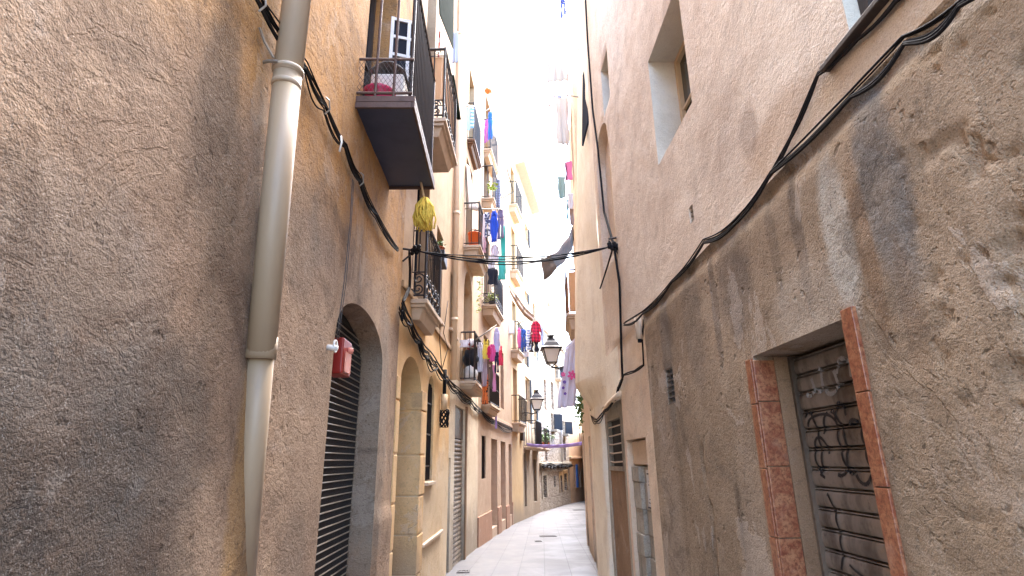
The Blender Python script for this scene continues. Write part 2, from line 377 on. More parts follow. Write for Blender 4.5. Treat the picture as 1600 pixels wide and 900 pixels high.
def lampglass():
    N=NT('frosted_lamp_panes'); t=N.node('ShaderNodeBsdfTranslucent'); t.inputs[0].default_value=(.9,.88,.86,1)
    N.b.inputs['Base Color'].default_value=(.85,.83,.81,1); N.b.inputs['Roughness'].default_value=.25
    mx=N.node('ShaderNodeMixShader'); mx.inputs[0].default_value=.6; N.l.new(N.b.outputs[0],mx.inputs[1]); N.l.new(t.outputs[0],mx.inputs[2])
    N.l.new(mx.outputs[0],N.n['Material Output'].inputs[0]); return N.m
M['lampglass']=lampglass()
M['purple']=fabric('a893dc'); M['paper']=plain('notice_paper','cfccc6',.7,0,.2,15)
M['ink']=plain('notice_ink','4a4747',.7,0,.1,15)
M['rooftile']=plain('eave_tiles','dab3a2',.9,0,.4,8,.3,'b89580')
M['red']=plain('red_tape','c8302c',.5,0,.1,8)
M['drain']=plain('drain_iron','4b484a',.6,.3,.3,20,.1)

# ------------------------------------------------------------------ walls
def rough(p, amp):
    a = noise.fractal(p*1.1+Vector((7,3,1)), 1.0, 2.0, 3)*1.6 + noise.fractal(p*5.0, .9, 2.1, 5)*.55
    return amp*a
def axis(lo,hi,breaks,fine,cell,coarse):
    pts=sorted(set([lo,hi]+[round(b,4) for b in breaks if lo<b<hi]+[b for b in fine if lo<b<hi]))
    out=[pts[0]]
    for a,b in zip(pts,pts[1:]):
        c = cell if (a>=fine[0]-1e-6 and b<=fine[1]+1e-6) else coarse
        n=max(1,int(math.ceil((b-a)/c)))
        out += [a+(b-a)*k/n for k in range(1,n+1)]
    return out
def wall(mb,F,u0,u1,z0,z1,ops=(),cell=.5,coarse=1.2,fineu=None,finez=None,amp=0.0,extra=None,thick=3.0,cap=True,topd=0.0):
    """front of a wall with openings (dict u0,u1,z0,z1,depth,rise) and its reveals, closed as a solid behind"""
    fu=fineu or (u0,u1); fz=finez or (z0,z1)
    U=axis(u0,u1,[x for o in ops for x in (o['u0'],o['u1'])],fu,cell,coarse)
    Z=axis(z0,z1,[x for o in ops for x in (o['z0'],o['z1'],o['z1']-o.get('rise',0))],fz,cell,coarse)
    def dd(u,z):
        if not amp: return 0.0
        k=min(1,(u-u0)/.05,(u1-u)/.05,(z-z0)/.05,(z1-z)/.05)
        for o in ops:
            ex=max(o['u0']-u,u-o['u1'],0); ez=max(o['z0']-z,z-o['z1'],0)
            k=min(k,math.hypot(ex,ez)/.07)
        d=rough(F.P(u,z),amp)
        if extra: d+=extra(u,z)
        return max(0,k)*d
    idx={}; base=len(mb.v)
    vs=[];fs=[]
    def vid(i,j):
        if (i,j) not in idx: idx[(i,j)]=len(vs); vs.append(F.P(U[i],Z[j],dd(U[i],Z[j])))
        return idx[(i,j)]
    for i in range(len(U)-1):
        for j in range(len(Z)-1):
            cu=(U[i]+U[i+1])/2; cz=(Z[j]+Z[j+1])/2
            if any(o['u0']<cu<o['u1'] and o['z0']<cz<o['z1'] for o in ops): continue
            fs.append((vid(i,j),vid(i+1,j),vid(i+1,j+1),vid(i,j+1)))
    mb.add(vs,fs)
    for o in ops:
        a,b,lo,hi,dp,rs=o['u0'],o['u1'],o['z0'],o['z1'],o.get('depth',.2),o.get('rise',0)
        if rs:
            n=16; c=(a+b)/2; hw=(b-a)/2
            e=o.get('pw',2.4)
            arc=[(c-hw*math.cos(math.pi*k/n), hi-rs+rs*(max(0,math.sin(math.pi*k/n))**(2/e))) for k in range(n+1)]
            for p,q in zip(arc,arc[1:]):
                mb.quad(F.P(p[0],p[1]),F.P(q[0],q[1]),F.P(q[0],hi),F.P(p[0],hi))
            out=[(a,lo)]+arc+[(b,lo)]
        else: out=[(a,lo),(a,hi),(b,hi),(b,lo)]
        old=mb.cur; mb.cur=o.get('mat',mb.cur)
        for p,q in zip(out,out[1:]+out[:1]):
            mb.quad(F.P(p[0],p[1]),F.P(p[0],p[1],-dp),F.P(q[0],q[1],-dp),F.P(q[0],q[1]))
        mb.cur=old
        if not o.get('nb'):
            mb.quad(F.P(a,lo,-dp),F.P(b,lo,-dp),F.P(b,hi,-dp),F.P(a,hi,-dp))
    if cap:
        t=thick
        mb.quad(F.P(u0,z0),F.P(u0,z1),F.P(u0,z1,-t),F.P(u0,z0,-t)); mb.quad(F.P(u1,z0),F.P(u1,z0,-t),F.P(u1,z1,-t),F.P(u1,z1))
        mb.quad(F.P(u0,z1),F.P(u1,z1),F.P(u1,z1,-t),F.P(u0,z1,-t)); mb.quad(F.P(u0,z0,-t),F.P(u0,z1,-t),F.P(u1,z1,-t),F.P(u1,z0,-t))
def op(u0,u1,z0,z1,depth=.2,rise=0,**k): return dict(u0=min(u0,u1),u1=max(u0,u1),z0=z0,z1=z1,depth=depth,rise=rise,**k)

def window(root,F,o,frame='palewood',pane='glass',mull=1,bars=0,name='window',d=None,inset=.03,trans=1):
    """frame standing in an opening, pane behind it as its sub-part"""
    u0,u1,z0,z1=o['u0'],o['u1'],o['z0'],o['z1']; dp=(o['depth'] if d is None else d)-.012
    b=MB(); w=.05
    b.fbox(F,u0+.003,u0+w,z0+.003,z1-.003,-dp,-dp+.05); b.fbox(F,u1-w,u1-.003,z0+.003,z1-.003,-dp,-dp+.05)
    b.fbox(F,u0+w,u1-w,z0+.003,z0+w,-dp,-dp+.05); b.fbox(F,u0+w,u1-w,z1-w,z1-.003,-dp,-dp+.05)
    for k in range(mull): 
        c=u0+(u1-u0)*(k+1)/(mull+1); b.fbox(F,c-.03,c+.03,z0+w,z1-w,-dp,-dp+.045)
    for k in range(trans):
        c=z0+(z1-z0)*(k+1)/(trans+1); b.fbox(F,u0+w,u1-w,c-.015,c+.015,-dp+.003,-dp+.035)
    fo=b.build(name,M[frame],root)
    p=MB(); p.fbox(F,u0+w,u1-w,z0+w,z1-w,-dp+.004,-dp+.014); p.build('pane',M[pane],fo)
    return fo
def slat(ph,amp):
    if ph<.07: return -2.2*amp
    if ph<.17: return amp*1.1*math.sin((ph-.07)/.10*math.pi)-.5*amp
    if ph<.21: return -1.6*amp
    return amp*math.sin((ph-.21)/.79*math.pi)**.6
def shutter_panel(root,F,u0,u1,z0,z1,d,mat,pitch=.08,amp=.012,name='roller_shutter'):
    b=MB(); nz=int((z1-z0)/pitch*24)
    def fn(a,c):
        z=z0+(z1-z0)*c; ph=((z1-z)/pitch)%1
        return F.P(u0+(u1-u0)*a, z, d+slat(ph,amp))
    b.grid(fn,1,nz); return b.build(name,mat,root)
def spiral(c,ux,uz,r,turns,flip=1,n=22):
    out=[]
    for k in range(n+1):
        t=k/n; a=turns*2*math.pi*t; rr=r*(1-.85*t)
        out.append(c+ux*(rr*math.cos(a)*flip)+uz*(rr*math.sin(a)))
    return out
def railing(parent,F,u0,u1,z,d,h,mat,gap=.11,r=.008,scroll=0,mid=False,near=True,front=True,far=True,mesh=False,name='railing'):
    b=MB(); di=d-.04; zt=z+h
    R=.015
    cs=[F.P(u0+.03,0,.0),F.P(u0+.03,0,di),F.P(u1-.03,0,di),F.P(u1-.03,0,.0)]
    sides=[(0,1,near),(1,2,front),(2,3,far)]
    up=Vector((0,0,1))
    for i,j,on in sides:
        if not on: continue
        a,c=cs[i],cs[j]; L=(c-a).length; ux=(c-a)/L
        for zz in ((z+.05,R*.8),(zt,R*1.2))+(((z+h*.5,R*.7),) if mid else ()):
            b.bar(a+up*zz[0],c+up*zz[0],zz[1],6)
        n=max(1,int(round(L/gap)))
        z0=z+.05
        if scroll:
            zs=z+scroll; b.bar(a+up*zs,c+up*zs,R*.6,5); b.bar(a+up*(zt-.1),c+up*(zt-.1),R*.5,5); z0=zs
            m_=max(1,int(round(L/(scroll*.62))))
            for k in range(m_):
                cc=a+ux*(L*(k+.5)/m_)
                rr=min(L/m_*.45,scroll*.24)
                b.tube(spiral(cc+up*(z+.05+(scroll-.05)*.72),ux,up,rr,1.6),.009,5); b.tube(spiral(cc+up*(z+.05+(scroll-.05)*.28),ux,-up,rr,1.6,-1),.009,5)
                b.tube(spiral(cc+up*(zt-.05),ux,up,min(.045,rr),1.3),.006,4)
        for k in range(n+1):
            q=a+ux*(L*k/n); b.bar(q+up*z0,q+up*zt,r,4)
    for q in cs[1:3]: b.bar(q+up*(z-.02),q+up*(zt+.02),R,6)
    return b.build(name,mat,parent)
def balcony(root,F,u0,u1,z,d,h=.95,th=.16,slab='slab',rail='iron',corbel=True,**kw):
    b=MB()
    if corbel:
        b.fbox(F,u0,u1,z-.05,z,-.02,d); b.fbox(F,u0+.025,u1-.025,z-.09,z-.052,-.02,d-.03)
        zb=z-th; i0,i1=.06,.10
        b.hexa([F.P(u0+i1,zb,-.02),F.P(u1-i1,zb,-.02),F.P(u1-i1,zb,d-i1),F.P(u0+i1,zb,d-i1),
                F.P(u0+i0,z-.092,-.02),F.P(u1-i0,z-.092,-.02),F.P(u1-i0,z-.092,d-i0),F.P(u0+i0,z-.092,d-i0)])
    else: b.fbox(F,u0,u1,z-th,z,-.02,d)
    s=b.build('balcony',M[slab],root,bevel=.006)
    railing(s,F,u0,u1,z,d,h,M[rail],**kw)
    return s
def bal_px(F,pw,pz,po):
    """near end on the wall, floor height and projection of a balcony from where the photo shows its near corner"""
    u,z=F.pix(pw,pz)
    lo,hi=0,1.2
    for _ in range(30):
        m_=(lo+hi)/2; q=F.P(u,z,m_)-EYE
        x=800+FPX*q.dot(_rt)/q.dot(_fw)
        if x<po: lo=m_
        else: hi=m_
    return u,z,lo

# ------------------------------------------------------------------ street
b=MB()
ys=[-12,-4,0,4,8,12,16,20,26,32,40,60,90]
for y0,y1 in zip(ys,ys[1:]):
    b.quad((-14,y0,gz(y0)),(22,y0,gz(y0)),(22,y1,gz(y1)),(-14,y1,gz(y1)))
tag(b.build('street',M['street'],weld=True),None,None,kind='structure')
def ground_at(px,py):
    r=ray(px,py); t=-1.6/r.z
    if t*r.y>8: t=(.03*8-1.6)/(r.z+.03*r.y)
    return EYE+r*t
for (px,py,w,l,lab) in ((872,830,.0,0,None),):
    pass
def drain(px,py,w,l,lab):
    c=ground_at(px,py); b=MB(); z=c.z+.006
    def g(x,y,dz=0): return Vector((c.x+x,c.y+y,gz(c.y+y)+.006+dz))
    for (x0,x1,y0,y1) in ((-w/2,w/2,-l/2,-l/2+.03),(-w/2,w/2,l/2-.03,l/2),(-w/2,-w/2+.03,-l/2+.03,l/2-.03),(w/2-.03,w/2,-l/2+.03,l/2-.03)):
        b.hexa([g(x0,y0),g(x1,y0),g(x1,y1),g(x0,y1),g(x0,y0,.008),g(x1,y0,.008),g(x1,y1,.008),g(x0,y1,.008)])
    n=int((w-.06)/.05)
    for k in range(n):
        x=-w/2+.03+(w-.06)*(k+.5)/n
        b.hexa([g(x-.014,-l/2+.03),g(x+.014,-l/2+.03),g(x+.014,l/2-.03),g(x-.014,l/2-.03),g(x-.014,-l/2+.03,.005),g(x+.014,-l/2+.03,.005),g(x+.014,l/2-.03,.005),g(x-.014,l/2-.03,.005)])
    b.quad(g(-w/2+.03,-l/2+.03,.001),g(w/2-.03,-l/2+.03,.001),g(w/2-.03,l/2-.03,.001),g(-w/2+.03,l/2-.03,.001))
    tag(b.build('drain_cover',M['drain']),lab,'drain cover','drain covers in the paving')
drain(856,838,.42,.32,'long iron drain cover in mid street, the larger of a pair')
drain(841,846,.16,.25,'small iron drain cover just before the larger mid-street cover')
drain(724,894,.2,.22,'iron drain cover at the foot of the cream house shutter')
drain(905,797,.55,.5,'iron drain cover far up the street near the bend')

# ------------------------------------------------------------------ near building on the left
FL1=Facade((-1.05,0),(-1.05,5.6))
rl1=thing('apartment_building',(-1.05,2.8,0),'near grey and tan stucco building with arched gate and grey drainpipe','building')
gate_o=op(3.45,4.9,-.3,2.73,.22,.36); door_o=op(3.62,4.6,4.16,6.4,.28)
def ex_l1(u,z):
    d=0
    if u>4.9 and z<1.25: d+=.03*max(0,min(1,(1.25-z)/.12))*max(0,min(1,(u-4.9)/.1))
    d+=-.035*max(0,min(1,(2.6-u)/.5))*max(0,1-abs(z-1.2)/1.0)*0
    return d
b=MB()
wall(b,FL1,-1.3,5.6,-.3,7.9,[gate_o,door_o],cell=.03,coarse=.9,fineu=(.7,5.6),finez=(.3,4.9),amp=.006,extra=ex_l1)
b.build('wall',M['L1'],rl1,smooth='auto',weld=True)
# roll grille in the arch
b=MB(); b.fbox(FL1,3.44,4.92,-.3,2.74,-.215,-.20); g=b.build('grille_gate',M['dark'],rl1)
b=MB(); z=.02
while z<2.62:
    b.tube([FL1.P(3.46,z,-.185),FL1.P(4.89,z,-.185)],.0055,6); z+=.05
b.build('cross_rods',M['galv'],g)
b=MB()
for k in range(72): 
    u=3.46+1.43*k/71; b.fbox(FL1,u-.0025,u+.0025,0,2.66,-.193,-.189)
b.build('links',M['iron'],g)
# tall window door behind the first balcony
do=window(rl1,FL1,door_o,'darkwood','glass',1,name='balcony_door')
# first balcony: iron plate floor
u0,u1,zb,db=3.46,4.74,4.17,.43
b=MB(); b.fbox(FL1,u0,u1,zb-.05,zb,-.02,db); b.fbox(FL1,u0,u1,zb-.10,zb-.052,db-.02,db); b.fbox(FL1,u0,u0+.02,zb-.10,zb-.052,-.02,db-.022); b.fbox(FL1,u1-.02,u1,zb-.10,zb-.052,-.02,db-.022)
s=b.build('balcony',M['rustiron'],rl1,bevel=.003)
b=MB(); b.fbox(FL1,u0+.022,u1-.022,zb-.075,zb-.052,-.01,db-.022); b.build('underplate',M['navy'],s)
railing(s,FL1,u0,u1,zb,db,1.1,M['iron'],gap=.075,r=.008,near=False)
b=MB()
a=FL1.P(u0+.01,0,0); c=FL1.P(u0+.01,0,db-.02)
for t_ in (.33,.66): 
    q=a.lerp(c,t_); b.bar(q+Vector((0,0,zb)),q+Vector((0,0,zb+1.1)),.011,6)
for zz in (.03,.33,1.1): b.bar(a+Vector((0,0,zb+zz)),c+Vector((0,0,zb+zz)),.011,6)
b.build('side_railing',M['rustiron'],s)
b=MB(); n=12; 
for k in range(-8,n+8):
    for sg in (1,-1):
        p0=k/n; p1=p0+sg*.30/(db-.02)*.62
        q0,q1=Vector((p0,.03)),Vector((p1,.33))
        # clip to 0..1
        def cl(q,o):
            if q.x<0: t_=(0-o.x)/(q.x-o.x); q=o+(q-o)*t_
            if q.x>1: t_=(1-o.x)/(q.x-o.x); q=o+(q-o)*t_
            return q
        if (q0.x<0 and q1.x<0) or (q0.x>1 and q1.x>1): continue
        q0,q1=cl(q0,q1),cl(q1,q0)
        b.bar(a.lerp(c,q0.x)+Vector((0,0,zb+q0.y)),a.lerp(c,q1.x)+Vector((0,0,zb+q1.y)),.0016,3)
b.build('wire_mesh',M['cablegrey'],s)
# stone lip under the balcony door
# things on the first balcony
def at_d(F,u,z,d): return F.P(u,z,d)
r_=thing('window_leaf',FL1.P(4.55,zb,.2),'white gridded casement leaf standing open on the first balcony','window leaf')
q0=FL1.P(4.25,0,.03); q1=FL1.P(4.35,0,.36); ux=(q1-q0).normalized(); nn=ux.cross(Vector((0,0,1)))
b=MB()
def leafbar(x0,x1,z0,z1,th=.03):
    b.hexa([q0+ux*x0+Vector((0,0,zb+z0)),q0+ux*x1+Vector((0,0,zb+z0)),q0+ux*x1+nn*th+Vector((0,0,zb+z0)),q0+ux*x0+nn*th+Vector((0,0,zb+z0)),
            q0+ux*x0+Vector((0,0,zb+z1)),q0+ux*x1+Vector((0,0,zb+z1)),q0+ux*x1+nn*th+Vector((0,0,zb+z1)),q0+ux*x0+nn*th+Vector((0,0,zb+z1))])
W_=.33
for x in (0,W_/2-.01,W_-.035): leafbar(x,x+.03,.2,1.45)
for zz in (.2,.42,.62,.82,1.02,1.22,1.42): leafbar(.031,W_-.036,zz,zz+.03,.026)
b.build('frame',M['white'],r_)
b=MB(); b.hexa([q0+nn*.010+ux*.02+Vector((0,0,zb+.22)),q0+nn*.010+ux*(W_-.03)+Vector((0,0,zb+.22)),q0+nn*.014+ux*(W_-.03)+Vector((0,0,zb+.22)),q0+nn*.014+ux*.02+Vector((0,0,zb+.22)),
    q0+nn*.010+ux*.02+Vector((0,0,zb+1.43)),q0+nn*.010+ux*(W_-.03)+Vector((0,0,zb+1.43)),q0+nn*.014+ux*(W_-.03)+Vector((0,0,zb+1.43)),q0+nn*.014+ux*.02+Vector((0,0,zb+1.43))])
b.build('pane',M['bluglass'],r_)
r_=thing('storage_box',FL1.P(4.0,zb,.2),'low white plastic box with rounded grey lid on the first balcony','box')
b=MB(); b.fbox(FL1,3.66,4.12,zb+.02,zb+.36,.04,.30); b.build('tub',M['white'],r_,bevel=.02)
b=MB()
b.grid(lambda a_,c_: FL1.P(3.64+.50*a_, zb+.365+.09*math.sin(math.pi*c_), .03+.28*c_),2,10)
b.build('lid',M['cablegrey'],r_,smooth=True,solid=.012)
r_=thing('washing_basin',FL1.P(3.62,zb,.1),'magenta round plastic basin behind the wire mesh of the first balcony','basin')
b=MB(); b.lathe(FL1.P(3.62,zb+.005,.13),[(.07,0),(.10,.06),(.115,.13),(.125,.135),(.115,.12),(.08,.02)],20); b.build('bowl',M['magenta'],r_,smooth=True)

# drainpipe
rp=thing('drainpipe',FL1.P(2.4,.6,.05),'fat grey plastic drainpipe with a collar, on the near left wall','drainpipe')
def dp_(px,py,d): u,z=FL1.pix(px,py,d); return FL1.P(u,z,d)
J1=dp_(450,112,.085); J2=dp_(407,560,.05); T=J1+(J1-J2)*2.2; T.x=-1.05+.085; T.z=9; B_=dp_(377,925,-.048)
b=MB(); b.tube([J1-Vector((0,0,.02)),J1.lerp(Vector((J1.x,J1.y-.02,4.6)),1),Vector((J1.x,J1.y-.02,8.0))],.063,28); b.build('upper_pipe',M['pipe'],rp,smooth=True)
b=MB(); b.tube([J1,J1.lerp(J2,.5),J2],[.062,.061,.058],28); b.build('middle_pipe',M['pipeold'],rp,smooth=True)
b=MB(); b.tube([J2+Vector((0,0,.06)),B_.lerp(J2,.5),B_],.052,24); b.build('lower_pipe',M['pipeold'],rp,smooth=True)
b=MB()
for dz,rr in ((.0,.0695),(-.075,.0645)):
    b.tube([J1+Vector((0,0,dz+.012)),J1+Vector((0,0,dz+.006)),J1+Vector((0,0,dz-.006)),J1+Vector((0,0,dz-.012))],[rr-.006,rr,rr,rr-.006],28)
b.build('collar',M['pipe'],rp,smooth=True)
b=MB(); b.tube([J2+Vector((0,0,.09)),J2+Vector((0,0,.0))],.061,24); b.build('collar',M['pipeold'],rp,smooth=True)
b=MB(); b.tube([J1+Vector((-.03,-.09,.0)),J1+Vector((-.06,-.13,.05)),J1+Vector((-.075,-.16,.10))],.006,5); b.tube([J1+Vector((-.02,-.068,0)),J1+Vector((-.06,-.07,0)),J1+Vector((-.09,-.06,0))],.008,5); b.build('clamp',M['galv'],rp)

# cable bundle on the left wall
def bundle(name,pts,n,spread,r,label,mat='cable',sag=.02,seg=10,clips=0,group='cables strung along the walls',cat='cable bundle'):
    """pts: world points the bundle is nailed to"""
    b=MB(); rnd=random.Random(label)
    pts=[Vector(p) for p in pts]
    for k in range(n):
        ang=rnd.random()*6.28; oz=(k/(max(1,n-1))-.5)*spread*2 if n>1 else 0
        path=[]
        ph=rnd.random()*6
        for i,(p,q) in enumerate(zip(pts,pts[1:])):
            for s_ in range(seg):
                t=s_/seg
                w=math.sin(math.pi*t)
                pt=p.lerp(q,t); pt=pt+Vector((rnd.uniform(-.004,.004)*0,0,-sag*w*(1+.5*math.sin(ph+i))))
                pt=pt+Vector((math.cos(ang)*spread*.25, math.sin(ph+i+t*3)*spread*.1, oz*(.55+.45*w)+math.sin(ph+2*(i+t))*spread*.35))
                path.append(pt)
        path.append(pts[-1]+Vector((math.cos(ang)*spread*.25,0,oz*.5)))
        b.tube(path,r*(.7+.7*rnd.random()),6)
    if clips:
        o=thing(name,pts[0],label,cat,group); b.build('strands',M[mat],o,smooth=True)
        for p in pts[1:-1:2]:
            c=MB(); c.tube([p+Vector((.0,0,.055)),p+Vector((.022,.0,.035)),p+Vector((.026,.01,-.02)),p+Vector((.0,.01,-.05))],.005,5)
            c.build('clip',M['white'] if clips==2 else M['galv'],o)
        return o
    o=b.build(name,M[mat],None,smooth=True); return tag(o,label,cat,group)
def fp(F,px,py,d): u,z=F.pix(px,py,d); return F.P(u,z,d)
pts=[FL1.P(-2,3.55,.035)]+[fp(FL1,px,py,.035) for px,py in ((405,0),(478,105),(508,165),(540,228),(562,280),(588,335),(622,390))]
bundle('cable_bundle',pts,8,.036,.0055,'thick black cable bundle sagging along the near left wall behind the drainpipe',sag=.03,clips=1)
b=MB(); b.tube([fp(FL1,x,y,.012) for x,y in ((551,280),(547,350),(538,440),(530,500),(526,530))],.0035,5)
b.tube([fp(FL1,x,y,.014) for x,y in ((553,282),(549,350),(541,440),(533,498),(529,530))],.0025,5)
tag(b.build('hanging_wire',M['cablegrey'],smooth=True),'thin grey wire dropping down the near left wall to the arched gate','wire')
b=MB(); c0=fp(FL1,524,541,.04)
b.tube([c0+Vector((.0,.04*math.cos(a)*.8,.035*math.sin(a))) for a in [k*.5 for k in range(14)]],.007,6); b.tube([c0+Vector((-.05,-.02,-.01)),c0+Vector((.02,-.02,-.015))],.018,8)
tag(b.build('wall_hook',M['white'],smooth=True),'white coiled cable end and anchor beside the arched gate','wall hook')
b=MB(); ct=fp(FL1,533,213,.05)
b.tube([ct,ct+Vector((.01,-.01,-.05)),ct+Vector((.005,-.02,-.12))],.006,6); tag(b.build('cable_tie',M['white'],smooth=True),'loose white cable tie dangling from the near left cable bundle','cable tie')
# red alarm box
ra=thing('alarm_box',FL1.P(3.86,2.18,-.05),'red plastic alarm box hung in the top of the arched gate','alarm box')
def rb(u0,u1,z0,z1,d0,d1,nm,mt,bv=.008):
    b=MB(); b.fbox(FL1,u0,u1,z0,z1,d0,d1); return b.build(nm,mt,ra,bevel=bv)
rb(3.76,3.98,2.18,2.43,-.15,-.03,'case',M['redbox'],.012); rb(3.80,3.95,2.20,2.34,-.027,-.022,'label_plate',M['redlight'],.001)
b=MB(); b.lathe(FL1.P(3.9,2.36,-.02),[(.02,-.02),(.025,0),(.018,.02)],10); b.build('lamp',M['redlight'],ra,smooth=True)

# ------------------------------------------------------------------ near building on the right
FR1=Facade((1.30,0),(1.30,5)); FRU=Facade((1.36,0),(1.36,7.05)); FRS=Facade((1.36,4.85),(1.36,6.3))
rr1=thing('apartment_building',(1.36,2.5,0),'near peach stucco building over a grey brown base with red tiled doorway','building')
shut_o=op(2.0,2.80,-.3,2.10,.26)
vent_o=op(4.15,4.33,2.0,2.27,.06)
def ex_r1(u,z):
    d=0
    c=3.66+.03*math.sin(z*9)+.02*noise.noise(Vector((0,0,z*6)))
    if .4<z<1.7: d-=.03*math.exp(-((u-c)/.025)**2)*max(0,.4+noise.noise(Vector((u*8,3,z*9))))
    n=noise.fractal(Vector((u*11,1.5,z*10)),.8,2.2,4)
    k=max(0,min(1,(1.85-u)/.5))
    if n>.42: d-=.012*k*min(1,(n-.42)/.12)
    d-=.03*math.exp(-((u-1.25)/.05)**2-((z-1.95)/.22)**2)
    if z>2.72: d-=.05*((z-2.72)/.15)**2*(1+.8*noise.noise(Vector((u*6,0,4))))
    return d
b=MB()
wall(b,FR1,-1.3,4.85,-.3,2.87,[shut_o,vent_o],cell=.02,coarse=.9,fineu=(.75,4.85),finez=(.4,2.87),amp=.0045,extra=ex_r1,thick=2.5)
b.build('lower_wall',M['R1low'],rr1,smooth='auto',weld=True)
win_o=op(3.30,4.17,4.0,5.06,.34,mat=1); nich_o=op(.85,1.72,3.14,4.5,.12,mat=1); sv_o=op(3.52,3.60,3.20,3.32,.05)
arch_o=op(5.98,6.85,3.95,5.85,.12,.5); sw_o=op(5.72,6.15,5.85,6.55,.3,mat=1)
for o in (): pass
b=MB()
def ex_up(u,z):
    d=0
    if 5.0<u<6.9: d+=.02*math.sin((u-5)*2)
    d+=.10*math.exp(-((u-6.07)/.12)**2-((z-5.55)/.16)**2)
    return d
wall(b,FRU,-1.3,7.05,2.87,9.0,[win_o,nich_o,sv_o,arch_o,sw_o],cell=.045,coarse=.9,fineu=(.9,7.05),finez=(2.87,7.6),amp=.006,extra=ex_up,thick=2.5)
b.build('wall',[M['R1up'],M['whitewash']],rr1,smooth='auto',weld=True)
wo=window(rr1,FRU,win_o,'palewood','glass',1,d=.3)
b=MB(); b.fbox(FRU,3.35,3.72,4.05,5.0,-.27,-.25); 
for k in range(11): b.fbox(FRU,3.38,3.69,4.09+k*.08,4.14+k*.08,-.248,-.235)
b.build('shutter_leaf',M['palewood'],wo)
window(rr1,FRU,nich_o,'darkwood','glass',1); window(rr1,FRU,sw_o,'palewood','glass',0)
b=MB(); b.fbox(FRU,.8,1.88,3.112,3.136,-.1,.04); b.build('sill',M['darkwood'],rr1,bevel=.004)
b=MB()
for k in range(3): b.fbox(FRU,3.522,3.598,3.215+k*.035,3.232+k*.035,-.04,-.01)
b.build('air_brick',M['greyblock'],rr1)
# vent
b=MB(); b.fbox(FR1,4.152,4.328,2.002,2.268,-.058,-.052); vt=b.build('vent',M['dark'],rr1)
b=MB()
for k in range(7): b.fbox(FR1,4.153,4.327,2.004+k*.0425,2.014+k*.0425,-.05,-.004)
b.fbox(FR1,4.236,4.244,2.004,2.268,-.05,-.008); b.build('slats',M['cablegrey'],vt)
# tiled frame and shutter
def tiles(name,u0,u1,d0,d1,zs,z0=-.0):
    b=MB()
    for a_,c_ in zip(zs,zs[1:]): b.fbox(FR1,u0,u1,a_+.002,c_-.002,d0,d1)
    return b.build(name,M['tile'],rr1,bevel=.003)
zs=[0,.3,.62,.93,1.24,1.55,1.86,2.09]
tiles('tiled_edge',2.802,2.868,-.01,.014,zs); tiles('tiled_edge',1.928,1.998,-.01,.016,[0,.28,.55,.86,1.18,1.5,1.82,2.13])
tiles('tiled_reveal',2.786,2.7985,-.100,.008,[0,.29,.61,.92,1.24,1.56,1.87,2.08])
tiles('tiled_reveal',2.0015,2.014,-.100,.008,[0,.29,.61,.92,1.24,1.56,1.87,2.08])
b=MB(); b.fbox(FR1,2.788,2.799,-.1,2.095,-.25,-.102); b.fbox(FR1,2.001,2.012,-.1,2.095,-.25,-.102); b.build('door_jamb',M['jamb'],rr1)
b=MB(); b.fbox(FR1,2.765,2.786,0,2.09,-.215,-.17); b.fbox(FR1,2.014,2.035,0,2.09,-.215,-.17); b.build('guide_rail',M['shutterdark'],rr1)
sh=shutter_panel(rr1,FR1,2.015,2.785,.0,2.085,-.195,M['shutter'],.088,.009)
def shut_d(z):
    return -.195+slat(((2.085-z)/.088)%1,.009)
def stroke(b,pts,w):
    pp=[]
    for (p,q) in zip(pts,pts[1:]):
        for k in range(8): t=k/8; pp.append((p[0]+(q[0]-p[0])*t,p[1]+(q[1]-p[1])*t))
    pp.append(pts[-1])
    for p,q in zip(pp,pp[1:]):
        du,dz=q[0]-p[0],q[1]-p[1]; L=math.hypot(du,dz) or 1; nu,nz=-dz/L*w/2,du/L*w/2
        b.quad(*[FR1.P(u,z,shut_d(z)+.004) for u,z in ((p[0]-nu,p[1]-nz),(q[0]-nu,q[1]-nz),(q[0]+nu,q[1]+nz),(p[0]+nu,p[1]+nz))])
def curl(cu,cz,ru,rz,a0,a1,n=10): return [(cu+ru*math.cos(a0+(a1-a0)*k/n),cz+rz*math.sin(a0+(a1-a0)*k/n)) for k in range(n+1)]
b=MB()
for cu,cz,ru,rz,a0,a1,w in ((2.70,1.66,.06,.15,1,4.4,.022),(2.64,1.60,.06,.09,-1.5,3,.020),(2.52,1.66,.08,.14,.3,5,.022),(2.44,1.68,.05,.15,-2,2.5,.020),(2.36,1.62,.07,.13,1,5.5,.022),(2.26,1.66,.06,.17,-1.6,1.6,.020),(2.18,1.64,.07,.16,0,4.4,.022),(2.08,1.62,.06,.13,-2,3,.020),(2.6,1.74,.12,.05,0,3.1,.018),
  (2.12,1.33,.05,.17,-1.6,1.4,.018),(2.42,1.30,.24,.18,3.3,5.4,.016),(2.66,1.28,.05,.16,1.6,4.4,.018)):
    stroke(b,curl(cu,cz,ru,rz,a0,a1,14),w*.72)
stroke(b,[(2.1,1.16),(2.03,1.22)],.035)
b.build('graffiti',M['paint'],sh)
b=MB()
for cu,cz,ru,rz,a0,a1 in ((2.66,1.93,.05,.05,2.5,5.5),(2.58,1.95,.05,.06,2,5.8),(2.48,1.93,.06,.06,2.4,5.6),(2.36,1.95,.05,.06,0,3.6),(2.25,1.93,.07,.06,2.2,5.9),(2.14,1.95,.05,.07,2.6,6)):
    stroke(b,curl(cu,cz,ru,rz,a0,a1),.020)
b.build('faded_graffiti',M['paintgrey'],sh)

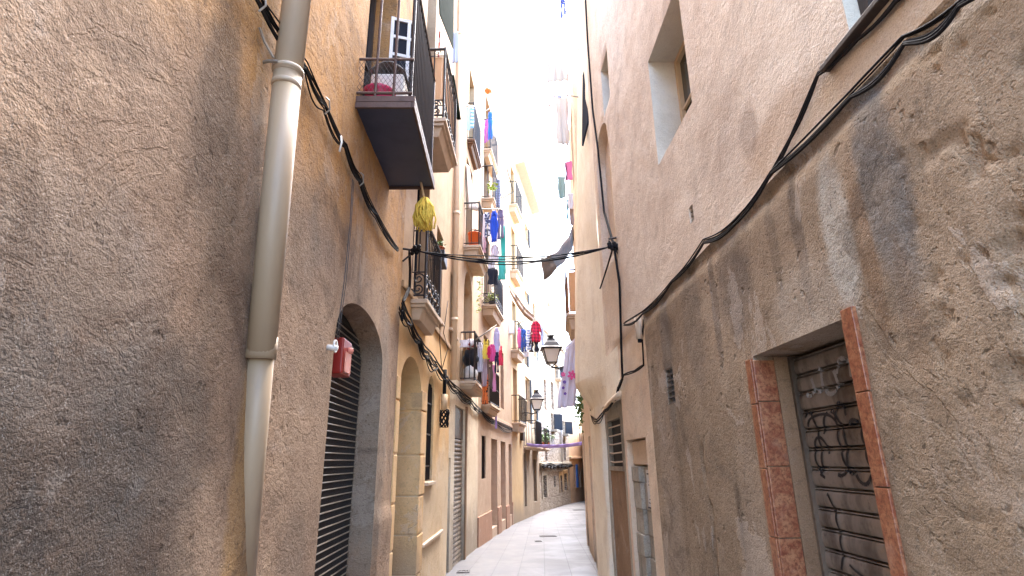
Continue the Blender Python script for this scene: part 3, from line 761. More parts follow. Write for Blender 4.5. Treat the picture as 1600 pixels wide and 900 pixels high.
# side part beyond the base: doorway niche with notice, recess with barred window, column, overhanging bulge
niche_o=op(5.36-4.85,6.20-4.85,-.3,1.80,.16)
b=MB(); wall(b,FRS,0,1.45,-.3,2.868,[niche_o],cell=.05,coarse=.3,amp=.010,thick=1.2); b.build('side_wall',M['R2'],rr1,smooth='auto',weld=True)
b=MB()
b.fbox(FRS,.53,1.33,1.55,1.78,-.15,-.06); dn=b.build('blocked_door',M['R2'],rr1)
b=MB(); zz=0
for k in range(7):
    h=.2+.03*((k*7)%3); b.fbox(FRS,.56+.01*(k%2),1.02,zz,min(1.53,zz+h-.006),-.155,-.09+.006*(k%3)); b.fbox(FRS,1.03,1.34-.02*(k%2),zz,min(1.53,zz+h-.004),-.155,-.03-.008*((k*5)%3)); zz+=h
    if zz>1.5: break
b.build('stone_blocks',M['greyblock'],dn,bevel=.008)
rn=thing('notice',FRS.P(.8,1.15,-.08),'torn paper notice with printed lines pasted in the blocked doorway','notice')
u_=.62
b=MB(); b.fbox(FRS,u_,u_+.28,1.16,1.50,-.078,-.075); b.build('sheet',M['paper'],rn)
b=MB()
for k in range(9):
    if k==4: continue
    z_=1.47-k*.033
    b.fbox(FRS,u_+.03,u_+.25-.05*((k*3)%4)*.6,z_-.014,z_-(0 if k<2 else .006),-.0745,-.073)
b.fbox(FRS,u_,u_+.28,1.145,1.158,-.078,-.07); b.build('print',M['ink'],rn)
FRB=Facade((1.41,6.3),(1.41,7.7))
wb_u1,_=FRB.pix(951,700); wb_u0,_=FRB.pix(972,700)
bw_o=op(wb_u0+.02,wb_u1,1.52,2.08,.08); pan_o=op(wb_u0-.05,wb_u1+.02,-.3,1.47,.03)
b=MB(); wall(b,FRB,0,1.4,-.3,2.5,[bw_o,pan_o],cell=.08,coarse=.3,amp=.008,thick=1.0); b.build('recess_wall',M['greyblock'],rr1,weld=True)
b=MB(); b.fbox(FRB,pan_o['u0']+.003,pan_o['u1']-.003,-.3,1.467,-.028,-.012); b.build('infill_panel',M['jamb'],rr1)
b=MB(); b.fbox(FRB,bw_o['u0'],bw_o['u1'],1.52,2.08,-.078,-.06); bw=b.build('barred_window',M['dark'],rr1)
b=MB()
for k in range(5):
    z_=1.58+k*.105; b.tube([FRB.P(bw_o['u0'],z_,-.02),FRB.P((bw_o['u0']+bw_o['u1'])/2,z_-.012,.02),FRB.P(bw_o['u1'],z_,-.02)],.009,5)
b.build('bars',M['soffit'],bw)
# column
def loft(b,plan0,plan1,z0,z1,nz,amp=.0,caps=True):
    def fn(a_,c_):
        k=a_*(len(plan0)-1); i=min(int(k),len(plan0)-2); t=k-i
        p=Vector(plan0[i]).lerp(Vector(plan0[i+1]),t); q=Vector(plan1[i]).lerp(Vector(plan1[i+1]),t)
        s_=c_*c_*(3-2*c_) if z1-z0<1 else c_
        r=p.lerp(q,s_); P=Vector((r.x,r.y,z0+(z1-z0)*c_))
        if amp: P.x+=rough(P,amp)
        return P
    b.grid(fn,(len(plan0)-1)*4,nz)
colp=[(2.2,7.66),(1.42,7.66),(1.37,7.72),(1.36,8.0),(1.37,8.7),(1.44,8.85),(2.2,8.9)]
b=MB(); loft(b,colp,colp,-.3,2.32,30,.012); b.build('column',M['bulge'],rr1,smooth='auto',weld=True)
up=[(1.36,6.3),(1.36,7.05),(1.34,7.4),(1.28,7.95),(1.17,8.75),(1.26,8.95),(2.2,9.3)]
lo=[(1.36,6.3),(1.36,7.05),(1.38,7.42),(1.365,7.95),(1.40,8.72),(1.46,8.87),(2.2,9.0)]
up2=[(1.36,6.3),(1.36,7.05),(1.39,7.4),(1.47,7.95),(1.60,8.75),(1.68,8.95),(2.4,9.3)]
b=MB(); loft(b,lo,up,2.28,2.75,10,.008); loft(b,up[1:],up2[1:],2.75,10.8,60,.010)
b.add([(x,y,2.28) for x,y in lo]+[(2.2,6.3,2.28)],[tuple(range(8))]); b.add([(x,y,10.8) for x,y in up2]+[(2.2,6.3,10.8)],[tuple(range(8))])
b.quad((1.36,6.3,2.28),(2.2,6.3,2.28),(2.2,6.3,2.868),(1.36,6.3,2.868)); b.quad((1.36,6.3,2.75),(1.36,7.05,2.75),(1.36,7.05,2.868),(1.36,6.3,2.868))
b.build('overhang',M['bulge'],rr1,smooth='auto',weld=True)
b=MB(); b.tube([(1.345,6.28,2.31),(1.34,6.6,2.285),(1.345,7.0,2.25),(1.36,7.42,2.2)],.035,8); b.build('lintel_lip',M['R2'],rr1,smooth=True)
# arch sill, dark shutter and corner shutter
b=MB(); b.hexa([FRU.P(6.0,3.98,-.10),FRU.P(6.35,3.98,-.10),FRU.P(6.35,3.98,-.07),FRU.P(6.0,3.98,-.07),FRU.P(6.0,5.1,-.10),FRU.P(6.35,5.4,-.10),FRU.P(6.35,5.4,-.07),FRU.P(6.0,5.1,-.07)])
b.build('shutter_leaf',M['palewood'],rr1)
FRF=Facade((1.34,7.4),(1.28,7.95))
def obq(pts,th,nm,mat,root):
    b=MB(); F=pts[0]; 
    vs=[Vector(p) for p in pts]; n_=(vs[1]-vs[0]).cross(vs[3]-vs[0]).normalized()*th
    b.hexa(vs+[v+n_ for v in vs]); return b.build(nm,mat,root,bevel=.003)
sp=[at(920,190,7.3),at(911,228,7.5),at(912,118,7.5),at(922,85,7.3)]
obq([p+Vector((-.02,0,0)) for p in sp],.03,'shutter_leaf',M['bluglass'],rr1)

# cables on the right wall
def fr(px,py,d=.02): return fp(FRU,px,py,d)
cp=[(1700,-170),(1500,5),(1412,62),(1330,150),(1205,270),(1150,345),(1100,378),(1050,440),(1005,487),(975,507)]
bundle('cable_bundle',[fr(*p,.085) for p in cp],5,.020,.005,'long black cable bundle running up the right wall along the ledge',sag=.02)
bundle('cable_bundle',[fr(*p) for p in ((1480,-90),(1400,0),(1340,62),(1278,116),(1235,215),(1195,285))],3,.010,.005,'shorter black cables dropping from the near right sill to the ledge bundle',sag=.01)
bk=fr(960,386,.05)
bundle('cable_bundle',[bk,fr(968,440,.03),fr(970,500,.02),fr(971,540,.02),fr(973,590,.02),fr(966,608,.03)],4,.018,.009,'black cables hanging from the wall bracket down to the overhang lip',sag=.0)
bundle('conduit',[fr(1006,500,.03),fr(1004,530,.03),fr(1006,570,.02),fr(992,580,.02),(1.33,5.95,2.47),fr(968,606,.03)],2,.008,.009,'bent black conduit looping under the pale junction box on the right wall',sag=0,cat='conduit',group=None)
bundle('cable_bundle',[bk,fr(944,330,.03),fr(934,230,.03),fr(926,170,.03),fr(918,60,.03),fr(912,-60,.03)],4,.02,.009,'black cables climbing the right wall from the bracket towards the roof',sag=.0)
bundle('cable_bundle',[bk+Vector((-.02,0,-.02)),fr(948,420,.03),fr(938,450,.03)],3,.012,.008,'short black cables from the bracket down to the arch sill',sag=0)
bundle('cable_bundle',[fr(966,606,.03),(1.33,6.6,2.28),(1.33,7.2,2.2),(1.34,7.9,2.12),(1.38,8.6,2.25),(1.42,8.9,2.5)],4,.03,.007,'tangled thin black cables under the yellow overhang',sag=.03)
r_=thing('junction_box',fr(1003,512,.02),'pale junction box at the end of the ledge on the right wall','junction box')
c=fr(1003,512,.03); b=MB(); b.tube([c+Vector((-.03,0,-.11)),c+Vector((-.03,0,.10))],.032,10); b.build('case',M['soffit'],r_,smooth=True)
b=MB(); b.tube([c+Vector((-.03,0,-.14)),c+Vector((-.03,0,-.105))],.02,8); b.build('gland',M['cable'],r_)
# bracket and the span over the street
r_=thing('cable_bracket',bk,'black iron cable bracket with insulators on the peach right wall','bracket')
b=MB(); b.bar(bk+Vector((.06,0,.12)),bk+Vector((-.06,0,.10)),.012,6); b.bar(bk+Vector((.05,0,-.1)),bk+Vector((-.06,0,.08)),.01,6); b.build('arm',M['iron'],r_)
b=MB()
for k in range(4): b.lathe(bk+Vector((-.06+.03*k,-.01*k,-.02-.03*(k%2))),[(.012,0),(.024,.02),(.016,.04),(.024,.06),(.012,.08)],8)
b.build('insulator',M['cable'],r_,smooth=True)

# ------------------------------------------------------------------ ochre building, second on the left
FL2=Facade(LPTS[1],LPTS[2]); L2=FL2.L
rl2=thing('apartment_building',FL2.P(L2/2,0,0),'ochre building with arched stone doorway and tall barred window','building')
ad=op(.16,1.30,-.5,2.75,.30,.42,pw=2.0); aw=op(1.72,2.22,1.36,2.72,.16,.3,pw=2.0)
fd=op(*[FL2.pix(x,400)[0] for x in (648,668)],3.34,5.25,.2); w2=op(*[FL2.pix(x,470)[0] for x in (703,713)],3.75,4.75,.2); w1=op(*[FL2.pix(x,430)[0] for x in (681,691)],3.62,5.0,.2)
zz_=FL2.pix(668,60)
ud=op(FL2.pix(666,70)[0],FL2.pix(680,70)[0],5.6,9.5,.2)
b=MB(); wall(b,FL2,.0,L2,-.6,3.42,[ad,aw,fd] if False else [ad,aw,dict(fd,z1=3.42)] if False else [ad,aw],cell=.1,coarse=.6,amp=.008,thick=3); b.build('lower_wall',[M['L2']],rl2,weld=True)
b=MB(); fd['z0']=3.421
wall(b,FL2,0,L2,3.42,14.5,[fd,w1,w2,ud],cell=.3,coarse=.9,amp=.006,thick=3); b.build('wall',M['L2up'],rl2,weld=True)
b=MB(); b.fbox(FL2,.0,L2-.02,3.38,3.46,0,.03); b.build('string_course',M['L2up'],rl2,bevel=.01)
# dressed stone of the doorway
hs=[-.3,.38,.80,1.22,1.68,2.2,2.45]
for side in (0,1):
    b=MB()
    for k,(a_,c_) in enumerate(zip(hs,hs[1:])):
        if side:
            b.hexa([FL2.P(1.288,a_+.008,-.28),FL2.P(1.60+.03*(k%2),a_+.008,-.02),FL2.P(1.60+.03*(k%2),a_+.008,.014+.003*(k%2)),FL2.P(1.288,a_+.008,.014+.003*(k%2)),
                    FL2.P(1.288,c_-.008,-.28),FL2.P(1.60+.03*(k%2),c_-.008,-.02),FL2.P(1.60+.03*(k%2),c_-.008,.014+.003*(k%2)),FL2.P(1.288,c_-.008,.014+.003*(k%2))])
        else: b.fbox(FL2,.0,.158,a_+.008,c_-.008,-.02,.012)
    b.build('stone_pier',M['ashlar'],rl2,bevel=.012)
b=MB(); b.fbox(FL2,1.61,L2-.55,.62,.66,-.01,.035); b.build('plinth_moulding',M['soffit'],rl2,bevel=.008)
shutter_panel(rl2,FL2,.17,1.286,-.4,2.0,-.28,M['shutterdark'],.07,.012)
b=MB(); b.fbox(FL2,.165,1.296,2.0,2.74,-.295,-.26); b.build('fanlight',M['darkwood'],rl2)
w=window(rl2,FL2,op(1.72,2.22,1.36,2.72,.16),'darkwood','glass',1,name='barred_window',d=.15,trans=3)
b=MB()
for k in range(7): b.bar(FL2.P(1.76+.42*k/6,1.38,-.03),FL2.P(1.76+.42*k/6,2.62,-.03),.007,4)
for z_ in (1.55,1.95,2.35): b.fbox(FL2,1.725,2.215,z_-.01,z_+.01,-.036,-.024)
b.build('iron_bars',M['iron'],w)
b=MB(); b.fbox(FL2,1.68,2.27,1.315,1.357,-.1,.05); b.build('sill',M['soffit'],rl2,bevel=.006)
window(rl2,FL2,fd,'bluglass','glass',1,name='balcony_door',trans=2); window(rl2,FL2,w1,'palewood','bluglass',1,trans=2); window(rl2,FL2,w2,'white','glass',0); window(rl2,FL2,ud,'bluglass','glass',1,name='balcony_door')
b=MB()
for o in (w1,w2):
    b=MB(); b.fbox(FL2,o['u0']-.05,o['u1']+.05,o['z0']-.045,o['z0']-.003,-.05,.05); b.build('sill',M['slab'],rl2,bevel=.005)
u_,z_,d_=bal_px(FL2,641,467,668)
bc=balcony(rl2,FL2,u_,u_+1.05,z_,d_,.95,.22,rail='iron',scroll=.33,gap=.10)
# upper reed-screened balcony
u_=1.05; z_=FL2.pix(672,180,0)[1]
q=FL2.P(u_,0,.42); 
def zfor(F,u,d,py):
    lo,hi=0,20
    for _ in range(40):
        m_=(lo+hi)/2; v=F.P(u,m_,d)-EYE; y=450-FPX*v.dot(_up)/v.dot(_fw)
        if y>py: lo=m_
        else: hi=m_
    return lo
def ufor(F,d,px,z):
    lo,hi=-1,12
    for _ in range(40):
        m_=(lo+hi)/2; v=F.P(m_,z,d)-EYE; x=800+FPX*v.dot(_rt)/v.dot(_fw)
        if x<px: lo=m_
        else: hi=m_
    return lo
d2=.42; zu=5.3
for _ in range(4): u_=ufor(FL2,d2,697,zu); zu=zfor(FL2,u_,d2,183)
ue=ufor(FL2,d2,715,zu)
bu=balcony(rl2,FL2,u_,ue,zu,d2,1.0,.2,scroll=.26,gap=.12)
b=MB(); b.fbox(FL2,u_+.05,ue-.05,zu+.28,zu+.9,d2-.075,d2-.06); b.fbox(FL2,u_+.05,u_+.062,zu+.28,zu+.9,.02,d2-.08); b.build('reed_screen',M['straw'],bu)
print('upper balcony',u_,ue,zu)
# painted downpipe between the ochre and cream houses
pp=FL2.P(L2-.06,0,.06)
rq=thing('drainpipe',(pp.x,pp.y,0),'cream painted downpipe between the ochre and the cream house','drainpipe')
b=MB(); b.tube([pp+Vector((0,0,2.9)),pp+Vector((0,0,7)),pp+Vector((0,0,14))],.055,12); b.build('pipe',M['creampipe'],rq,smooth=True)
for z_ in (3.9,5.9,7.9,9.9,11.9):
    b=MB(); b.tube([pp+Vector((0,0,z_)),pp+Vector((0,0,z_+.06))],.063,12); b.build('bracket',M['creampipe'],rq,smooth=True)
# long cable bundle along the left houses
def on_wall(px,py,d=.05):
    best=None
    for A,B in zip(LPTS,LPTS[1:]):
        F=Facade(A,B); u,z=F.pix(px,py,d)
        if -.05<=u<=F.L+.05: return F.P(u,z,d)
    F=Facade(LPTS[3],LPTS[4]); u,z=F.pix(px,py,d); return F.P(u,z,d)
pts=[on_wall(x,y) for x,y in ((627,478),(640,505),(655,530),(668,553),(682,572),(698,592),(715,610),(735,628),(752,643),(775,660),(800,672))]
bundle('cable_bundle',pts,10,.07,.008,'tangled dark cable bundle sagging along the left houses below the balconies',sag=.04,clips=1)
bundle('cable_bundle',[on_wall(640,392),on_wall(641,420),on_wall(640,450),on_wall(630,470),on_wall(628,500)],3,.02,.009,'black cables dropping beside the scrollwork balcony',sag=0)
for k,(pl,lab) in enumerate(((((700,470),(693,520),(700,545),(690,578)),'thin looping black wire on the ochre wall under the upper window'),(((688,480),(687,530),(689,560),(690,577)),'thin straight black wire on the ochre wall under the upper window'))):
    b=MB(); b.tube([on_wall(x,y,.03) for x,y in pl],.006,5); tag(b.build('hanging_wire',M['cable'],smooth=True),lab,'wire')
# cream cable box with coil
c=on_wall(694,630,.06)
r_=thing('cable_box',c,'cream cable box above a black coil of spare cable on the ochre wall','cable box')
b=MB(); b.tube([c+Vector((0,0,-.10)),c+Vector((0,0,.13))],.05,10); b.build('case',M['palewood'],r_,smooth=True)
b=MB()
for k in range(8):
    ph=k*.8; b.tube([c+Vector((.07*math.cos(a+ph)*(.8+.05*k),.04*math.sin(ph),-.22+.13*math.sin(a))) for a in [j*.63 for j in range(11)]],.009,5)
b.build('coil',M['cable'],r_,smooth=True)
b=MB(); b.tube([c+Vector((0,0,.12)),c+Vector((0,.02,.5))],.03,6); b.build('cable_tail',M['cable'],r_,smooth=True)
# the span
Lk=fp(FL2,643,392,.10)
r_=thing('cable_bracket',Lk,'iron cable bracket with black insulators on the ochre house beside the scrollwork balcony','bracket')
b=MB(); b.bar(Lk+Vector((-.12,0,.03)),Lk+Vector((.05,0,0)),.012,6); b.bar(Lk+Vector((-.09,0,-.12)),Lk+Vector((.03,0,-.01)),.01,6); b.build('arm',M['iron'],r_)
b=MB()
for k in range(4): b.lathe(Lk+Vector((.01+.025*k,-.01*k,-.05+.03*(k%2))),[(.012,0),(.026,.02),(.016,.04),(.026,.06),(.012,.08)],8)
b.build('insulator',M['cable'],r_,smooth=True)
b=MB(); rnd=random.Random(3)
A_=Lk+Vector((.06,0,0)); B_=bk+Vector((-.06,0,0))
for k in range(6):
    sg=.13+.05*rnd.random() + (.0 if k<5 else -.05); o=Vector((0,rnd.uniform(-.02,.02),rnd.uniform(-.02,.03)))
    b.tube([A_.lerp(B_,t)+o*math.sin(math.pi*min(1,max(0,t*1.0)))*.8+Vector((0,0,-sg*4*t*(1-t)+.012*math.sin(9*t+k)*math.sin(math.pi*t))) for t in [j/30 for j in range(31)]],.0045+.0035*rnd.random(),5)
tag(b.build('cable_bundle',M['cable'],smooth=True),'black cable bundle hanging across the street between the two brackets','cable bundle','cables strung along the walls')
# mop
mc=fp(FL2,663,331,.42)
r_=thing('mop',mc+Vector((0,0,-.15)),'yellow string mop hanging head down from the scrollwork balcony','mop')
b=MB(); rnd=random.Random(5)
for k in range(110):
    a=rnd.random()*6.28; rr=.085*math.sqrt(rnd.random()); top=mc+Vector((rr*.3*math.cos(a),rr*.3*math.sin(a),.12+.02*rnd.random()))
    mid=mc+Vector((rr*math.cos(a),rr*math.sin(a),.03+.03*rnd.random())); q_=rnd.uniform(.6,1.15); bot=mc+Vector((rr*q_*math.cos(a+rnd.uniform(-.5,.7)),rr*q_*math.sin(a+.2),-.06-.12*rnd.random()))
    b.tube([top,mid,mid.lerp(bot,.5)+Vector((rnd.uniform(-.022,.022),rnd.uniform(-.022,.022),0)),bot],.0075,4)
b.build('yarn',M['mop'],r_,smooth=True)
b=MB(); b.tube([mc+Vector((0,0,.10)),mc+Vector((-.1,.12,.55)),mc+Vector((-.2,.24,1.0))],.012,6); b.build('handle',M['palewood'],r_,smooth=True)
def foliage(c,rad3,n,size,seed=1):
    b=MB(); rnd=random.Random(seed)
    for k in range(n):
        v=Vector((rnd.gauss(0,.45),rnd.gauss(0,.45),rnd.gauss(0,.45))); p=Vector(c)+Vector((v.x*rad3[0],v.y*rad3[1],v.z*rad3[2]))
        a=Vector((rnd.uniform(-1,1),rnd.uniform(-1,1),rnd.uniform(-.8,.5))).normalized(); s_=a.orthogonal().normalized(); s_.rotate(Matrix.Rotation(rnd.random()*6.28,3,a))
        l=size*(.6+.8*rnd.random())
        b.add([p,p+a*l*.5+s_*l*.28,p+a*l,p+a*l*.5-s_*l*.28],[(0,1,2,3)])
    return b
def potplant(c,r,h,label,leafmat='leaf',fr=(.14,.14,.13),n=120,size=.06,pot='terra',seed=1,group='potted plants on the balconies'):
    c=Vector(c); o=thing('potted_plant',c,label,'potted plant',group)
    b=MB(); b.lathe(c,[(r*.7,0),(r*.95,h*.8),(r*1.08,h*.8),(r*1.08,h),(r*.9,h),(r*.85,h*.85)],14); b.build('pot',M[pot],o,smooth=False)
    foliage(c+Vector((0,0,h+fr[2]*.7)),fr,n,size,seed).build('leaves',M[leafmat],o)
    return o
# dark planter box outside the ochre house window
pb=at(687,402,7.6)
r_=thing('planter_box',pb+Vector((0,0,-.1)),'black window planter holding a small terracotta pot on the ochre house','planter')
b=MB(); b.box(pb+Vector((-.12,-.2,-.12)),pb+Vector((.09,.22,.05))); b.build('box',M['iron'],r_,bevel=.01)
b=MB(); b.bar(pb+Vector((-.25,0,-.1)),pb+Vector((-.12,0,-.1)),.012,5); b.bar(pb+Vector((-.25,.1,-.1)),pb+Vector((-.12,.1,-.1)),.012,5); b.build('bracket',M['iron'],r_)
potplant(pb+Vector((.0,-.05,.052)),.075,.08,'small green plant in terracotta pot on the black planter','leaf',(.07,.07,.07),70,.05,seed=4)

# ------------------------------------------------------------------ cream house with roller shutter, third on the left
FL3=Facade(LPTS[2],LPTS[3]); L3=FL3.L
rl3=thing('apartment_building',FL3.P(L3/2,0,0),'cream house with ribbed roller shutter and laundry balconies','building')
ni=op(*[max(.02,FL3.pix(x,740)[0]) for x in (698,704)],-.5,1.66,.2); so=op(*[FL3.pix(x,740)[0] for x in (709.5,725.5)],-.6,2.55,.10)
print('L3',L3,ni['u0'],ni['u1'],so['u0'],so['u1'])
b=MB(); wall(b,FL3,0,L3,-.7,3.0,[ni,so],cell=.12,coarse=.6,amp=.006); b.build('lower_wall',M['L3'],rl3,weld=True)
ops3=[]
def pwin(F,x0,x1,yt,yb,ym=None,depth=.18,**k):
    ym=ym or (yt+yb)/2; u0=F.pix(x0,ym)[0]; u1=F.pix(x1,ym)[0]; uc=(u0+u1)/2
    return op(u0,u1,zfor(F,uc,0,yb),zfor(F,uc,0,yt),depth,**k)
u8,z8,d8=bal_px(FL3,718,595,744)
u3,z3,d3=bal_px(FL3,724,383,751)
u13,z13,d13=bal_px(FL3,730,217,742)
ops3=[op(u8+.35,u8+1.15,z8+.01,z8+2.0,.2),op(u3+.25,u3+1.15,z3+.01,z3+2.2,.2),op(u13+.2,u13+1.0,z13+.01,z13+2.1,.2),op(u3+.2,u3+1.3,z3-2.0,z3-.35,.14,.5,pw=2.0)]
ops3=[o for o in ops3 if o['z0']>3.02]
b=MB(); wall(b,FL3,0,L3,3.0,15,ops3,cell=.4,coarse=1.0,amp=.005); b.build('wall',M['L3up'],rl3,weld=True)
for o in ops3[:3]: window(rl3,FL3,o,'teal','bluglass',1,name='balcony_door',trans=2)
shutter_panel(rl3,FL3,so['u0']+.02,so['u1']-.02,-.5,2.0,-.05,M['shutter'],.075,.012)
b=MB(); b.fbox(FL3,so['u0']+.003,so['u1']-.003,2.0,2.545,-.095,-.04); b.build('shutter_box',M['cablegrey'],rl3)
b=MB(); b.fbox(FL3,so['u1']+.02,so['u1']+.14,-.5,2.62,-.01,.03); b.build('door_post',M['jamb'],rl3,bevel=.005)
b=MB(); b.fbox(FL3,ni['u0']+.003,ni['u1']-.003,1.36,1.64,-.18,-.03); b.build('lintel',M['ashlar'],rl3)
b=MB(); b.fbox(FL3,ni['u0']+.02,ni['u1']-.02,-.5,1.34,-.19,-.15); b.build('narrow_door',M['jamb'],rl3)
bal8=balcony(rl3,FL3,u8,u8+1.6,z8,d8,.92,.14,gap=.09)
bal3=balcony(rl3,FL3,u3,u3+1.5,z3,d3,.95,.2,gap=.14)
bal13=balcony(rl3,FL3,u13,u13+1.2,z13,d13,.95,.16,slab='wood',gap=.12)
print('bal8',u8,z8,d8,'bal3',u3,z3,d3,'bal13',u13,z13,d13)

# ------------------------------------------------------------------ pink building, fourth on the left
FL4=Facade(LPTS[3],LPTS[4]); L4=FL4.L
rl4=thing('apartment_building',FL4.P(L4/2,0,0),'pink rendered building with three deep doorways and terracotta plinth','building')
gr=pwin(FL4,752.5,759,681,748,depth=.12)
dn4=[pwin(FL4,767.5,777,686,860,740,depth=.35),pwin(FL4,782.5,790,690,850,740,depth=.35),pwin(FL4,795,799.5,694,840,740,depth=.35)]
zt4=zfor(FL4,L4*.5,0,95)
u9,z9,d9=bal_px(FL4,752,631,768)
u4,z4,d4=bal_px(FL4,753,476,775)
u5,z5,d5=bal_px(FL4,753,309,772)
u14,z14,d14=bal_px(FL4,756,232,768)
print('L4 top',zt4,'9',u9,z9,d9,'4',u4,z4,d4,'5',u5,z5,d5,'14',u14,z14,d14)
bd4=[op(u4+.3,u4+1.2,z4+.01,z4+2.1,.2),op(u5+.3,u5+1.2,z5+.01,z5+2.1,.2),op(u14+.3,u14+1.2,z14+.01,z14+2.0,.2),op(u9+.3,u9+1.2,z9+.01,z9+1.75,.2),op(u9+3.2,u9+3.9,z9+.2,z9+1.9,.2)]
b=MB(); wall(b,FL4,0,L4,-1,zt4,[gr]+dn4+bd4,cell=.4,coarse=.8,amp=.004); b.build('wall',M['L4'],rl4,weld=True)
for o in bd4[:4]: window(rl4,FL4,o,'darkwood','glass',1,name='balcony_door',trans=2)
window(rl4,FL4,bd4[4],'pink','glass',0)
w=window(rl4,FL4,gr,'darkwood','dark',0,name='barred_window',trans=0)
b=MB()
for k in range(6): q=gr['u0']+.05+(gr['u1']-gr['u0']-.1)*k/5; b.bar(FL4.P(q,gr['z0'],-.03),FL4.P(q,gr['z1'],-.03),.008,4)
b.build('iron_bars',M['iron'],w)
for o in dn4:
    b=MB(); b.fbox(FL4,o['u0']+.01,o['u1']-.01,-1,o['z1']-.01,-.345,-.30); b.build('door',M['L4b'],rl4)
prev=0
for k,(a_,c_) in enumerate(((0,dn4[0]['u0']),(dn4[0]['u1'],dn4[1]['u0']),(dn4[1]['u1'],dn4[2]['u0']),(dn4[2]['u1'],L4))):
    b=MB(); zt=gz(FL4.P((a_+c_)/2,0).y)+.62+.05*(k%2); b.fbox(FL4,a_+.002,c_-.002,-1,zt,-.02,.03); b.build('plinth',M['L4b'],rl4,bevel=.01)
b=MB(); b.fbox(FL4,0,L4,2.62,2.74,0,.04); b.build('string_course',M['L4'],rl4,bevel=.02)
bal9=balcony(rl4,FL4,u9,u9+1.5,z9,d9,.85,.2,gap=.09,mid=True)
bal4=balcony(rl4,FL4,u4,u4+1.5,z4,d4,.95,.25,gap=.11,scroll=.3)
bal5=balcony(rl4,FL4,u5,u5+1.4,z5,d5,.95,.22,gap=.12)
bal14=balcony(rl4,FL4,u14,u14+1.4,z14,d14,.95,.2,gap=.12)

# ------------------------------------------------------------------ straw yellow building, fifth
FL5=Facade(LPTS[4],LPTS[5]); L5=FL5.L
rl5=thing('apartment_building',FL5.P(L5/2,0,0),'narrow straw yellow building stacked with four small balconies','building')
zt5=zfor(FL5,L5*.7,0,232)
bl5=[bal_px(FL5,x0,y,x1) for x0,y,x1 in ((794,542,805),(793,415,804),(791.5,309,803),(793.5,658,803))]
print('L5',L5,zt5,bl5)
od=[op(max(.1,u)+.25,max(.1,u)+1.05,z+.01,z+1.9,.2) for u,z,d in bl5]
od=[o for o in od if o['u1']<L5-.05]
b=MB(); wall(b,FL5,0,L5,-1.2,zt5,od,cell=.4,coarse=.8,amp=.004); b.build('wall',M['L5'],rl5,weld=True)
for k,o in enumerate(od): window(rl5,FL5,o,'pink' if k==3 else 'darkwood','glass',1,name='balcony_door',trans=1)
for k,(u,z,d) in enumerate(bl5): balcony(rl5,FL5,max(.02,u),max(.02,u)+1.35,z,max(.3,d),(1.0,.95,.95,.9)[k],.28,gap=.11)
b=MB(); b.fbox(FL5,L5-.5,L5-.1,2.3,2.62,0,.12); tag(b.build('meter_box',M['darkwood'],None,bevel=.01),'dark boxed cable junction at the corner of the straw yellow building','meter box')

# ------------------------------------------------------------------ tall narrow house with eave, sixth
FL6=Facade(LPTS[5],LPTS[6]); L6=FL6.L
rl6=thing('apartment_building',FL6.P(L6/2,0,0),'tall cream house with overhanging tiled eave and brown weathered ground floor','building')
zt6=zfor(FL6,FL6.pix(840,365)[0],0,357); 
d6=[pwin(FL6,819.5,823,708,812,760,depth=.2),pwin(FL6,834,839,718,803,760,depth=.25)]
w6=[pwin(FL6,820,824,455,470,depth=.15),pwin(FL6,820.5,825,352,378,depth=.15),pwin(FL6,819,823,545,570,depth=.15),pwin(FL6,821,828,590,660,625,depth=.15),pwin(FL6,833,838,475,560,518,depth=.15),pwin(FL6,834,838,610,680,645,depth=.15)]
b=MB(); wall(b,FL6,0,L6,-1.5,zt6,d6+w6,cell=.5,coarse=.9,amp=.004); b.build('wall',M['L6'],rl6,weld=True)
for o in d6: 
    b=MB(); b.fbox(FL6,o['u0']+.01,o['u1']-.01,o['z0'],o['z1']-.01,-.19,-.12); b.build('door',M['darkwood'],rl6)
for k,o in enumerate(w6):
    w=window(rl6,FL6,o,'palewood','glass',1)
    b=MB(); b.fbox(FL6,o['u1'],o['u1']+.4,o['z0'],o['z1'],.01,.04); b.build('shutter',M['bluglass'] if k!=4 else M['greendoor'],w)
b=MB(); b.hexa([FL6.P(-.6,zt6,0),FL6.P(L6,zt6,0),FL6.P(L6,zt6+.08,.38),FL6.P(-.6,zt6+.08,.38),FL6.P(-.6,zt6+.3,-1),FL6.P(L6,zt6+.3,-1),FL6.P(L6,zt6+.16,.41),FL6.P(-.6,zt6+.16,.41)])
e=b.build('eave',M['rooftile'],rl6)
u12=FL6.pix(819,698)[0]; u12,z12,d12=bal_px(FL6,819,698,829)
print('12',u12,z12,d12,'L6',L6,zt6)
bal12=balcony(rl6,FL6,max(.02,u12),max(.02,u12)+1.6,z12,.5,.95,.1,gap=.1)
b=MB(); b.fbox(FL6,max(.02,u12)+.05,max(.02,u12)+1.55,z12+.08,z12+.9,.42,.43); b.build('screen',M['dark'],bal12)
balb=balcony(rl6,FL6,max(.02,u12)+2.1,max(.02,u12)+3.9,z12-.02,.55,.8,.1,gap=.14)

